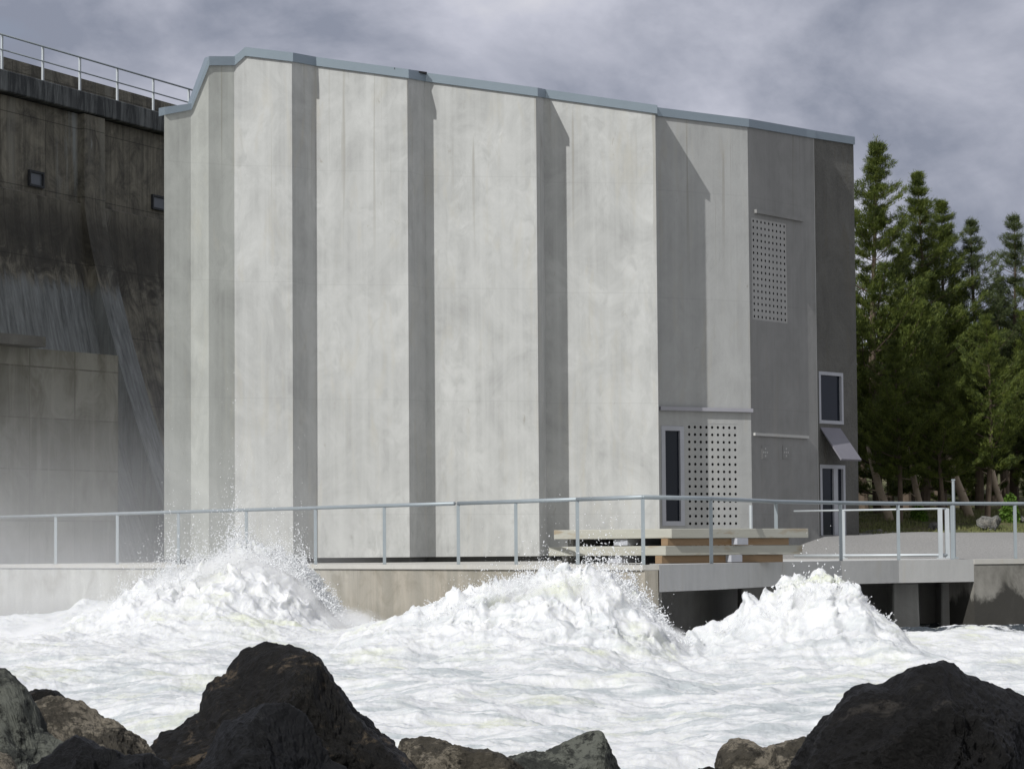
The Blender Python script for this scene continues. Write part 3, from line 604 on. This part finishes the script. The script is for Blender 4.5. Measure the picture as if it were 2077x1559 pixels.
def tree_mesh(seed, H, Lmax, bare, dens=1., lean=0.):
    r = random.Random(seed); bm = B(); cl = []; 
    tp = [Vector((lean*(t**1.5)*H+.10*math.sin(t*5+seed), .1*math.sin(t*4+seed*2), H*t)) for t in [i/10 for i in range(11)]]
    tube(bm, tp, [max(.012, .016*H*(1-t*.96)) for t in [i/10 for i in range(11)]], 8)
    at = lambda z: tp[min(9, int(z/H*10))].lerp(tp[min(10, int(z/H*10)+1)], z/H*10-int(z/H*10)) if z < H else tp[10]
    z = H*bare; 
    while z < H*.99:
        t = (z-H*bare)/(H*(1-bare)); nb = r.randint(4, 6)
        prof = (1-t)**.92*(.6+.4*min(1, t/.25)) + .010
        a0 = r.random()*6.28
        for k in range(nb):
            a = a0+6.28*k/nb+r.uniform(-.4, .4); L = Lmax*prof*r.choice((.35, .6, .8, 1., 1.25, 1.5)); p = at(z)
            up = r.uniform(.02, .30)+.45*t; pts = [p]; nseg = max(3, int(L/.22)); dirv = Vector((math.cos(a), math.sin(a), up-.15))
            for s in range(nseg):
                dirv.z += .09; dirv += Vector((r.uniform(-.08, .08), r.uniform(-.08, .08), r.uniform(-.05, .05))); pts.append(pts[-1]+dirv.normalized()*(L/nseg))
            tube(bm, pts, [max(.006, .012*L*(1-i/len(pts))) for i in range(len(pts))], 4, cap=False)
            for i in range(1, len(pts)):
                f = i/len(pts)
                if f < .22 and L > .8: continue
                for _ in range(max(1, int((2.2+3.2*math.sin(min(1, f*1.2)*math.pi*.8))*dens))):
                    w = .27*L*(1-f)**.7+.05
                    side = Vector((-math.sin(a), math.cos(a), 0))*r.uniform(-w, w)
                    cl.append((pts[i]+side+Vector((r.uniform(-.08, .08), r.uniform(-.08, .08), r.uniform(-.03, .07))), dirv.normalized(), r.uniform(.75, 1.25)*(.55+.45*(1-t))))
        z += r.uniform(.30, .50)*(1.15-.45*t)
    for _ in range(6): cl.append((tp[10]+Vector((0, 0, -.1*_)), Vector((0, 0, 1)), .55))
    trunk = bpy.data.meshes.new('trunk'); bm.to_mesh(trunk); bm.free()
    rg = np.random.default_rng(seed); Cn = np.array([tuple(c[0]) for c in cl]); Dn = np.array([tuple(c[1]) for c in cl]); Sc = np.array([c[2] for c in cl])
    K = 20; N = len(cl); Cn = np.repeat(Cn, K, 0); Dn = np.repeat(Dn, K, 0); Sc = np.repeat(Sc, K)
    d = Dn*.95+rg.normal(size=(N*K, 3))*.50+np.array([0, 0, .25]); d /= np.linalg.norm(d, axis=1)[:, None]
    sd = np.cross(d, rg.normal(size=d.shape)); sd /= np.linalg.norm(sd, axis=1)[:, None]
    o = Cn+rg.normal(size=d.shape)*.05; ln = (.17*Sc*rg.uniform(.6, 1.2, N*K))[:, None]; wd = .0115*Sc[:, None]
    V = np.stack([o-sd*wd, o+sd*wd, o+d*ln+sd*wd*.5, o+d*ln-sd*wd*.5], 1).reshape(-1, 3)
    return trunk, npmesh('crown', V, np.arange(len(V)).reshape(-1, 4)), N*K
protos = [tree_mesh(3, 12.4, 3.3, .06, 1.55), tree_mesh(8, 11.4, 2.9, .08, 1.5), tree_mesh(15, 10.5, 2.5, .16, 1.), tree_mesh(21, 12., 2.4, .2, .9), tree_mesh(34, 9., 2.8, .27, 1.4)]
print('tree quads', [p[2] for p in protos])
PH = [12.4, 11.4, 10.5, 12., 9.]
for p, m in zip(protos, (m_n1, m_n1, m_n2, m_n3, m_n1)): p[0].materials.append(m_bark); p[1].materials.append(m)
def tree(k, px, ytop, D, rz, label, wide=1., group='conifers beside the building'):
    z0 = gz(X(px, 2, D), D)-.1; zt = W(px, ytop, D).z; s = (zt-z0)/PH[k]
    r = root('pine_tree', (X(px, (z0+zt)/2, D), D, z0), label, 'tree', group, rz); r.scale = (s*wide, s*wide, s)
    for nm, me in (('trunk', protos[k][0]), ('crown', protos[k][1])):
        o = bpy.data.objects.new(nm, me); COL.objects.link(o); o.parent = r
tree(0, 1776, 282, 84, .3, 'tallest dense green pine touching the right edge of the building')
tree(1, 1872, 352, 87, 1.9, 'second tallest pine, right of the tallest one, with a broken outline')
tree(1, 1912, 410, 89, 4., 'slim dark pine with bare tipped side branches behind the second tallest pine')
tree(2, 1980, 446, 90, 2.2, 'grey green pine with a sparse open tip standing alone against the sky')
tree(2, 2057, 438, 92, 5.1, 'grey green pine with a thin tip at the right edge')
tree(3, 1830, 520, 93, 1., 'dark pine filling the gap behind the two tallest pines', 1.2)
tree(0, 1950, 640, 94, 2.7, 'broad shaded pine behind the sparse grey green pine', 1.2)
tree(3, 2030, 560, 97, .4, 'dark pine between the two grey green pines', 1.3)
tree(0, 2130, 470, 90, 3.3, 'green pine mostly outside the right edge with branches reaching in', 1.)
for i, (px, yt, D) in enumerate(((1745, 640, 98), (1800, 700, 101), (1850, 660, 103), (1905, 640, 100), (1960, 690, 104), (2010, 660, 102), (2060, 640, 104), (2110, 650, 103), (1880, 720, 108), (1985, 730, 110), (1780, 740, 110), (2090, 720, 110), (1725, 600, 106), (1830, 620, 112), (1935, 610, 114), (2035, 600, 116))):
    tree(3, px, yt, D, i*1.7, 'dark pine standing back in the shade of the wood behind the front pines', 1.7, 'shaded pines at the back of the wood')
tree(4, 1822, 690, 79.6, 2.3, 'young bright green pine whose low boughs hang over the leaning trunks')
tree(4, 1908, 700, 79.8, .9, 'pine with a bare dark lower trunk between the second and third leaning trunks')
tree(4, 2004, 640, 80.0, 3.9, 'pine with a bare dark lower trunk between the third and fourth leaning trunks')
# leaning pale trunks
for i, (x0, y0, x1, y1, D, w) in enumerate(((1806, 1062, 1773, 950, 80.5, .13), (1872, 1056, 1850, 948, 81, .10), (1966, 1046, 1926, 930, 82, .13), (2037, 1048, 2010, 944, 82, .10))):
    a = W(x0, y0, D); b = W(x1, y1, D+.3); c = b+(b-a)*.4; a = a-(b-a)*.15; bm = B()
    pts = [a, a.lerp(b, .33)+Vector((.02, 0, 0)), a.lerp(b, .66)-Vector((.02, 0, 0)), b, b.lerp(c, .5), c]; tube(bm, pts, [w*1.1, w, w*.9, w*.8, w*.6, w*.3], 9)
    for k in range(5): p = a.lerp(c, .35+.12*k); tube(bm, [p, p+Vector((random.uniform(-.5, .5), random.uniform(-.4, .1), random.uniform(.0, .25)))], [.025, .008], 5)
    r = root('leaning_trunk', tuple(a), ['first', 'second', 'third', 'fourth'][i]+' pale leaning trunk counted from the building, at the foot of the wood', 'tree', 'pale leaning trunks below the pines')
    build('trunk', bm, m_barkl, r, smooth=True)
# undergrowth
def bush(px, D, w, h, seed, label, mat):
    rg = np.random.default_rng(seed); x0 = X(px, 2, D); zb = gz(x0, D); N = 2600
    th = rg.uniform(0, 6.28, N); ph_ = rg.uniform(0, 1.5, N); rr_ = rg.uniform(.35, 1, N)**.6*(.75+.25*np.sin(th*3+seed))
    cxx = np.stack([rr_*np.cos(th)*np.cos(ph_)*w, rr_*np.sin(th)*np.cos(ph_)*w*.7, rr_*np.sin(ph_)*h], 1)
    d = rg.normal(size=(N, 3)); d /= np.linalg.norm(d, axis=1)[:, None]; s = np.cross(d, rg.normal(size=(N, 3))); s /= np.linalg.norm(s, axis=1)[:, None]
    V = np.stack([cxx-s*.012, cxx+d*.05-s*.035, cxx+d*.1, cxx+d*.05+s*.035], 1).reshape(-1, 3)
    r = root('bush', (x0, D, zb), label, 'bush'); o = link('foliage', npmesh('foliage', V, np.arange(len(V)).reshape(-1, 4)), mat, r, local=True)
    bm = B()
    for k in range(7): a = k*.9; tube(bm, [(0, 0, -.05), (.35*w*math.cos(a), .3*w*math.sin(a), h*.7)], [.02, .006], 5)
    build('stems', bm, m_bark, r, local=True)
m_bush = leafmat('bright_leaves', (.07, .13, .02), (.12, .22, .03), (.16, .26, .05))
bush(2052, 80, .32, .85, 5, 'bright green leafy bush at the right edge below the pines', m_bush)
bush(1866, 80.5, .28, .4, 6, 'small low green bush at the foot of the second leaning trunk', m_bush)
# grass on the bank
N = 26000; gx = rng.uniform(8.2, 18, N); gy = rng.uniform(76.2, 92, N); keep = np.array([mn.noise(Vector((a*.7, b*.7, 3))) > -.12 for a, b in zip(gx, gy)]); gx, gy = gx[keep], gy[keep]; N = len(gx)
gzv = np.array([gz(a, b)-.01 for a, b in zip(gx, gy)]); hh = rng.uniform(.04, .16, N); a = rng.uniform(0, 6.28, N); w = .012
dx, dy = np.cos(a)*w, np.sin(a)*w; lx, ly = rng.normal(size=N)*.04, rng.normal(size=N)*.04
V = np.stack([np.stack([gx-dx, gy-dy, gzv], 1), np.stack([gx+dx, gy+dy, gzv], 1), np.stack([gx+lx, gy+ly, gzv+hh], 1)], 1).reshape(-1, 3)
m_grass = plain('dry_grass', (.13, .14, .05), .8, var=.4, sc=1.)
tag(link('grass', npmesh('grass', V, np.arange(len(V)).reshape(-1, 3)), m_grass), 'short dry green grass on the bank under the pines', 'grass', kind='stuff')
# ------------------------------------------------------------------ white water
def zline(poly, D):
    px = np.array([p[0] for p in poly], float); zz = np.array([W(p[0], p[1], D).z for p in poly]); xx_ = np.array([W(p[0], p[1], D).x for p in poly]); return xx_, zz
RID = [ # profile, depth, front sigma, back sigma
 ([(-200, 1330), (0, 1300), (60, 1282), (150, 1266), (230, 1232), (290, 1204), (340, 1182), (400, 1164), (440, 1146), (490, 1122), (530, 1128), (580, 1146), (620, 1176), (655, 1212), (700, 1254), (780, 1262), (840, 1300), (900, 1400)], 48.5, 4.2, 1.3),
 ([(600, 1420), (700, 1300), (800, 1262), (870, 1246), (900, 1228), (950, 1216), (1000, 1197), (1060, 1180), (1120, 1176), (1180, 1170), (1230, 1176), (1270, 1196), (1300, 1226), (1335, 1262), (1400, 1300), (1480, 1400)], 41.5, 3.6, 1.2),
 ([(1330, 1420), (1400, 1296), (1440, 1272), (1500, 1252), (1555, 1232), (1580, 1212), (1605, 1196), (1640, 1184), (1700, 1190), (1730, 1212), (1765, 1238), (1795, 1262), (1815, 1290), (1870, 1330), (1950, 1430)], 42., 3.2, 1.0),
 ([(-400, 1290), (-200, 1262), (-60, 1258), (0, 1266), (50, 1248), (110, 1262), (175, 1236), (240, 1246), (300, 1262), (360, 1320)], 56.5, 2.5, 1.)]
def water_z(x, D):
    u = x/D; px = CX+u*F
    lvl = .45-.20*np.clip((px-500)/1300, 0, 1)              # heaped up on the left
    lvl = lvl*np.clip((D-24)/18, .12, 1)
    tot = lvl.copy(); act = np.zeros_like(x)
    for poly, D0, sf, sb in RID:
        xs_, zs_ = zline(poly, D0); h = np.interp(x, xs_, zs_, left=-1, right=-1); h = np.maximum(h-lvl, 0)*np.minimum(1.10, 1.0+.30*pn(x*1.7, x*0+D0, x*0)+.22*pn(x*4.1, x*0+D0, x*0+3))
        dd = D-D0-.25*np.sin(x*.9+D0); e = np.where(dd < 0, np.exp(-(dd/sf)**2*1.0)*.60+.40*np.exp(-(dd/(sf*.40))**2), np.exp(-(dd/sb)**2))
        g_ = h*e; tot = tot+g_; act = np.maximum(act, e*np.clip(h*1.2, 0, 1))
    return tot, act
NU, ND = 1150, 760
uu = np.linspace(-.215, .215, NU); t = np.linspace(0, 1, ND); DD = 17+(62-17)*t**1.05
UU, DG = np.meshgrid(uu, DD); XX = UU*DG
Z, ACT = water_z(XX, DG)
calm = 1-.0*ACT; rightcalm = np.clip((XX-8)/3, 0, 1)*np.clip((DG-48)/6, 0, 1)
big = fbm(XX*.42, DG*.30, XX*0+1.3, 3); rid = fbm(XX*.85+DG*.2, DG*.8, XX*0+4.1+Z*.8, 5, True); fine = fbm(XX*3.3, DG*2.6, Z*3.+2., 5, True); vf = fbm(XX*9, DG*7, Z*8., 3, True)
amp = (.075+.13*ACT)*(1-.6*rightcalm)
Z2 = Z+big*.30*(1-.5*rightcalm)+(rid-.45)*amp*1.25+(.45-fine)*amp*(.35+.65*ACT)+(.45-vf)*amp*(.08+.10*ACT)
# small spikes on the crests
sp = np.maximum(fbm(XX*2.2, DG*1.5, XX*0+7, 4), 0)**1.6; Z2 += ACT**2*sp*.42+ACT*fbm(XX*1.15, DG*.8, XX*0+21, 3)*.24+ACT*(.4-np.abs(pn(XX*2.6+3, DG*2.0, Z*2.2)))*.16
Z2 -= np.clip((DG-60)/2, 0, 1)*.2
XX2 = XX+fbm(XX*1.5, DG*1.5, Z2*2+5, 3)*.22*(.3+ACT); DG2 = DG+fbm(XX*1.6, DG*1.4, Z2*2+9, 3)*.3*(.3+ACT)
idx = np.arange(NU*ND).reshape(ND, NU); FQ = np.stack([idx[:-1, :-1], idx[:-1, 1:], idx[1:, 1:], idx[1:, :-1]], -1).reshape(-1, 4)
n = NT('white_water'); ps = n.pos
a = n.noise(n.map((.55, .55, .9)), 1., 6, .6, .8); b = n.noise(n.map((2.2, 1.1, 3)), 1.4, 8, .7, .5); fn = n.noise(n.map((1, .6, 1.3)), 9., 8, .75, .4)
s_ = n.sep(ps)
sk = n.noise(n.map((.45, 1.7, 2.)), 1.3, 7, .62, .7)
foam = n.mix(n.rr(b, .35, .6), (.74, .755, .775), (.86, .865, .865))
foam = n.mix(n.math('MULTIPLY', n.rr(sk, .47, .60), n.rr(s_[1], 44., 34., .15, .85)), foam, (.47, .515, .53))
col = n.mix(n.math('MULTIPLY', n.rr(a, .53, .64), n.rr(b, .62, .42)), foam, (.74, .765, .63))
# open dark water in the quiet corner by the abutment
q = n.math('MULTIPLY', n.rr(s_[0], 5.6, 7.6), n.rr(s_[1], 48.8, 52.)); q2 = n.math('MULTIPLY', q, n.rr(n.noise(n.map((1.1, .35, 1)), 2.2, 6, .6), .68, .40))
col = n.mix(n.rr(q2, .25, .5), col, (.05, .06, .07))
n.bump(n.math('ADD', fn, n.math('MULTIPLY', b, 1.3)), .03, .6)
m_water = n.fin(col, .6, .15); n.set(n.p, 'Subsurface Weight', .85); n.p.inputs['Subsurface Radius'].default_value = (1, 1, .9); n.p.inputs['Subsurface Scale'].default_value = .08; tr = n.t.nodes.new('ShaderNodeBsdfTranslucent'); n.set(tr, 0, col); mx = n.t.nodes.new('ShaderNodeMixShader')
n.set(mx, 0, .25); n.t.links.new(n.p.outputs[0], mx.inputs[1]); n.t.links.new(tr.outputs[0], mx.inputs[2]); n.t.links.new(mx.outputs[0], n.t.nodes['Material Output'].inputs[0])
me = npmesh('water', np.stack([XX2, DG2, Z2], -1).reshape(-1, 3), FQ); tag(link('water', me, m_water, smooth=True), kind='structure')
# spray: drops and torn shreds
drops = []
def spray(n, pxs, y0f, D, sy, spread):
    for _ in range(n): pass
def emit(N, ridge, px0, px1, up, dsp, smin, smax, fall=2.2, bias=1.):
    poly, D0, sf, sb = RID[ridge]; px = rng.uniform(px0, px1, N); D = D0+rng.normal(size=N)*dsp
    yt = np.interp(px, [p[0] for p in poly], [p[1] for p in poly]); w = np.clip((1300-yt)/140, .12, 1)
    # clustered: jets at noise peaks
    jet = .38+.8*np.maximum(pn(px*.022, px*0+ridge*3.3, px*0), 0)+.6*np.maximum(pn(px*.07, px*0+ridge*5.3, px*0+2), 0)
    h = rng.exponential(1/fall, N); y = yt+14-up*h*w*jet
    s = rng.uniform(smin, smax, N)**1*np.exp(-h*.35)
    x = (px-CX)/F*D + pn(px*.05, h*3, D)*.12; z = np.array([CAMZ+(hz(a)-b)/F*d for a, b, d in zip(px, y, D)])
    drops.append(np.stack([x, D, z, s, px*0+rng.uniform(1, 3.2, N)], 1))
emit(28000, 0, 200, 690, 62, .5, .004, .019); emit(5000, 0, -60, 360, 110, .8, .004, .018, 1.6)
emit(10000, 1, 830, 1330, 48, .45, .004, .018); emit(3000, 1, 1180, 1400, 150, .5, .005, .020, 1.7)
emit(5000, 2, 1420, 1830, 40, .30, .004, .018, 2.6); emit(2500, 0, 560, 760, 90, .5, .006, .02)
emit(900, 0, 300, 620, 170, .9, .004, .014, 1.4); emit(300, 2, 1560, 1720, 110, .3, .006, .022, 2.)
def strands(N, ridge, px0, px1, L, s0):
    poly, D0, sf, sb = RID[ridge]
    for _ in range(N):
        px = random.uniform(px0, px1); D = D0+random.gauss(0, .35); y = np.interp(px, [p[0] for p in poly], [p[1] for p in poly])+random.uniform(2, 30)
        p = np.array([(px-CX)/F*D, D, CAMZ+(hz(px)-y)/F*D]); side = (px-(px0+px1)/2)/(px1-px0)
        v = np.array([side*1.6+random.gauss(0, .6), random.gauss(0, .5), random.uniform(.5, 1.6)]); v /= np.linalg.norm(v); l = L*random.uniform(.15, .8); K = int(l/.018)+3
        out = []
        for k in range(K):
            p = p+v*l/K; v = v+np.array([random.gauss(0, .13), random.gauss(0, .1), random.gauss(0, .1)-.9*l/K*1.5]); v /= np.linalg.norm(v)
            if random.random() < .12: continue
            out.append((p[0], p[1], p[2], s0*random.uniform(.5, 1.2)*(1-.6*k/K)*(1.5 if k > K-2 else 1), 1.5))
        drops.append(np.array(out))
strands(1500, 0, 250, 670, .36, .022); strands(900, 1, 850, 1330, .30, .021); strands(260, 2, 1480, 1800, .24, .019); strands(250, 3, -40, 300, .25, .014); emit(6000, 3, -60, 320, 60, .5, .004, .018, 1.8)
emit(3500, 0, 230, 480, 150, .6, .004, .016, 1.8); emit(2500, 1, 900, 1300, 95, .5, .004, .016, 1.9)
strands(1500, 0, 240, 690, .42, .013); strands(900, 1, 840, 1340, .34, .012); strands(500, 2, 1430, 1820, .26, .011); strands(14, 2, 1585, 1720, .55, .014)
emit(40000, 0, 120, 700, 60, .7, .003, .009, 1.6); emit(26000, 1, 820, 1350, 45, .6, .003, .009, 1.8); emit(9000, 2, 1420, 1830, 30, .4, .003, .008)
Dp = np.concatenate(drops); N = len(Dp)
octv = np.array([(1, 0, 0), (-1, 0, 0), (0, 1, 0), (0, -1, 0), (0, 0, 1), (0, 0, -1)], float)
octf = np.array([(0, 2, 4), (2, 1, 4), (1, 3, 4), (3, 0, 4), (2, 0, 5), (1, 2, 5), (3, 1, 5), (0, 3, 5)])
ax = rng.normal(size=(N, 3)); ax[:, 2] = np.abs(ax[:, 2])+.3; ax /= np.linalg.norm(ax, axis=1)[:, None]
v = octv[None]*(Dp[:, 3][:, None, None])*rng.uniform(.6, 1.3, (N, 6, 1)); dotp = (v*ax[:, None, :]).sum(-1, keepdims=True); v = v+ax[:, None, :]*dotp*(Dp[:, 4][:, None, None]-1)
V = (Dp[:, None, :3]+v).reshape(-1, 3); FT = (octf[None]+6*np.arange(N)[:, None, None]).reshape(-1, 3)
n = NT('white_spray'); m_spray = n.fin((.92, .93, .94), .6, .1); tr = n.t.nodes.new('ShaderNodeBsdfTranslucent'); n.set(tr, 0, (.92, .93, .94)); mx = n.t.nodes.new('ShaderNodeMixShader')
n.set(mx, 0, .35); n.t.links.new(n.p.outputs[0], mx.inputs[1]); n.t.links.new(tr.outputs[0], mx.inputs[2]); n.t.links.new(mx.outputs[0], n.t.nodes['Material Output'].inputs[0])
tag(link('spray', npmesh('spray', V, FT), m_spray, smooth=True), 'white spray flying off the crests of the rapids', 'spray', kind='stuff')
# airborne foam: soft clouds hugging the three crests
def cloud(ridge, x0px, x1px, lift, thick, dens, label, zlow=.25):
    poly, D0, sf, sb = RID[ridge]; xa, xb = (x0px-CX)/F*D0, (x1px-CX)/F*D0; mt = bpy.data.materials.new('foam_cloud'); mt.use_nodes = True
    n = NT.__new__(NT); n.m = mt; n.t = mt.node_tree; n.t.nodes.clear(); geo = n.t.nodes.new('ShaderNodeNewGeometry'); n.pos = geo.outputs['Position']; q = n.sep(n.pos)
    fc = n.t.nodes.new('ShaderNodeFloatCurve'); xs_, zs_ = zline(poly, D0); t_ = np.linspace(0, 1, 15); hv = np.interp(xa+(xb-xa)*t_, xs_, zs_)
    cu = fc.mapping.curves[0]
    while len(cu.points) < 15: cu.points.new(.5, .5)
    for pt, a, b in zip(cu.points, t_, hv): pt.location = (float(a), float(np.clip(b/2.5, 0, 1)))
    fc.mapping.update(); n.set(fc, 'Value', n.rr(q[0], xa, xb)); h = n.math('MULTIPLY', fc.outputs[0], 2.5)
    n1 = n.noise(n.map((1, 1, 1)), 2.3, 7, .66, .7); n2 = n.noise(n.map((1, 1, 1), loc=(3, 1, 2)), 9., 5, .7, .5)
    nn_ = n.math('ADD', n.math('MULTIPLY', n1, .75), n.math('MULTIPLY', n2, .25))
    g1 = n.math('ADD', n.math('SUBTRACT', h, q[2]), n.math('MULTIPLY', n.math('SUBTRACT', nn_, .47), lift*5.5))
    top = n.rr(g1, -lift*.5, lift*.8); yy = n.math('ABSOLUTE', n.math('SUBTRACT', q[1], D0-.3)); yf = n.rr(yy, thick, thick*.3)
    e1 = n.rr(q[0], xa, xa+.8); e2 = n.rr(q[0], xb, xb-.8)
    den = n.math('MULTIPLY', n.math('MULTIPLY', n.math('MULTIPLY', top, yf), n.math('MULTIPLY', e1, e2)), dens); den = n.math('MULTIPLY', den, n.rr(nn_, .40, .55, .15, 1.))
    pv = n.t.nodes.new('ShaderNodeVolumePrincipled'); pv.inputs['Color'].default_value = (.99, .99, .99, 1); n.set(pv, 'Density', den)
    out = n.t.nodes.new('ShaderNodeOutputMaterial'); n.t.links.new(pv.outputs[0], out.inputs['Volume'])
    bm = B(); box(bm, ((xa+xb)/2, D0-.3, (zlow+2.45)/2), (xb-xa, thick*2, 2.45-zlow)); tag(build('spray_cloud', bm, mt), label, 'spray', kind='stuff')
cloud(0, -40, 800, .17, 1.5, 4.2, 'soft white cloud of spray over the left crest of the rapids')
cloud(1, 760, 1430, .12, 1.3, 3.8, 'soft white cloud of spray over the middle crest of the rapids')
cloud(2, 1410, 1860, .06, 1.0, 2.6, 'thin veil of spray over the pointed right crest of the rapids')
# ------------------------------------------------------------------ mist over the left side
bm = B(); hexa(bm, [(-13.5, 44, .1), (-1.5, 44, .1), (-2.2, 61.2, .1), (-16.5, 68, .1), (-13.5, 44, 7.5), (-1.5, 44, 7.5), (-2.2, 61.2, 7.5), (-16.5, 68, 7.5)])
mist = bpy.data.materials.new('mist'); mist.use_nodes = True; n = NT.__new__(NT); n.m = mist; n.t = mist.node_tree; n.t.nodes.clear()
geo = n.t.nodes.new('ShaderNodeNewGeometry'); n.pos = geo.outputs['Position']
s_ = n.sep(n.pos); zf = n.rr(s_[2], 6.4, .8); zf = n.math('POWER', zf, 2.2); xf = n.rr(s_[0], -2.0, -8.5); yf = n.rr(s_[1], 44.2, 49.); nz = n.rr(n.noise(n.map((1, 1, 1.3)), .42, 3, .5), .30, .70, .25, 1.5)
den = n.math('MULTIPLY', n.math('MULTIPLY', n.math('MULTIPLY', zf, xf), n.math('MULTIPLY', yf, nz)), .048)
pv = n.t.nodes.new('ShaderNodeVolumePrincipled'); pv.inputs['Color'].default_value = (.97, .98, 1, 1); n.set(pv, 'Density', den); pv.inputs['Anisotropy'].default_value = .0
out = n.t.nodes.new('ShaderNodeOutputMaterial'); n.t.links.new(pv.outputs[0], out.inputs['Volume'])
tag(build('mist', bm, mist), 'thin white mist drifting from the rapids in front of the dam', 'mist', kind='stuff')
# ------------------------------------------------------------------ light
EL, AZ = R(38), R(35)
sun = bpy.data.lights.new('sun', 'SUN'); sun.energy = 3.95; sun.angle = R(.5); sun.color = (1, .985, .955)
so = bpy.data.objects.new('sun', sun); COL.objects.link(so); ts = Vector((-math.sin(AZ)*math.cos(EL), -math.cos(AZ)*math.cos(EL), math.sin(EL)))
so.rotation_euler = ts.to_track_quat('Z', 'Y').to_euler(); so.location = (-20, -20, 30)
wd = bpy.data.worlds.new('World'); S.world = wd; wd.use_nodes = True
n = NT.__new__(NT); n.m = None; n.t = wd.node_tree; n.t.nodes.clear()
sky = n.t.nodes.new('ShaderNodeTexSky'); sky.sky_type = 'NISHITA'; sky.sun_disc = False; sky.sun_elevation = EL; sky.sun_rotation = R(180)+AZ
tc = n.t.nodes.new('ShaderNodeTexCoord'); n.pos = tc.outputs['Generated']
c1 = n.noise(n.map((1, 1, 1.25), loc=(.35, 0, .15), rot=(0, R(25), 0)), 6.5, 8, .55, .45); c2 = n.noise(n.map((1, 1, 1.5), loc=(2, 5, 1), rot=(0, .5, 0)), 15., 6, .58, .3); c3 = n.noise(n.map((1, 1, 1), loc=(4, 1, 3)), 2.1, 3, .5)
f = n.math('ADD', n.math('MULTIPLY', c1, .68), n.math('MULTIPLY', c2, .32))
cl = n.mix(n.rr(f, .41, .58), (2.6, 2.85, 3.6), (5.4, 5.55, 6.4))
cl = n.mix(n.rr(f, .58, .70), cl, (7.2, 7.2, 7.6))
sdv = n.sep(n.pos); near = n.rr(sdv[1], .15, -.75); cl = n.mix(n.math('MULTIPLY', near, .75), cl, (7.4, 7.5, 7.4))
cov = n.rr(n.math('ADD', f, 0.), .30, .38, .82, 1.)
colr = n.mix(cov, sky.outputs[0], cl)
bg = n.t.nodes.new('ShaderNodeBackground'); n.set(bg, 'Color', colr); bg.inputs['Strength'].default_value = .100
out = n.t.nodes.new('ShaderNodeOutputWorld'); n.t.links.new(bg.outputs[0], out.inputs[0])
S.view_settings.view_transform = 'Standard'; S.view_settings.look = 'None'; S.view_settings.exposure = 0; S.view_settings.gamma = 1
S.render.engine = 'CYCLES'; S.cycles.volume_step_rate = 2.; S.cycles.volume_bounces = 3
S.cycles.max_bounces = 6
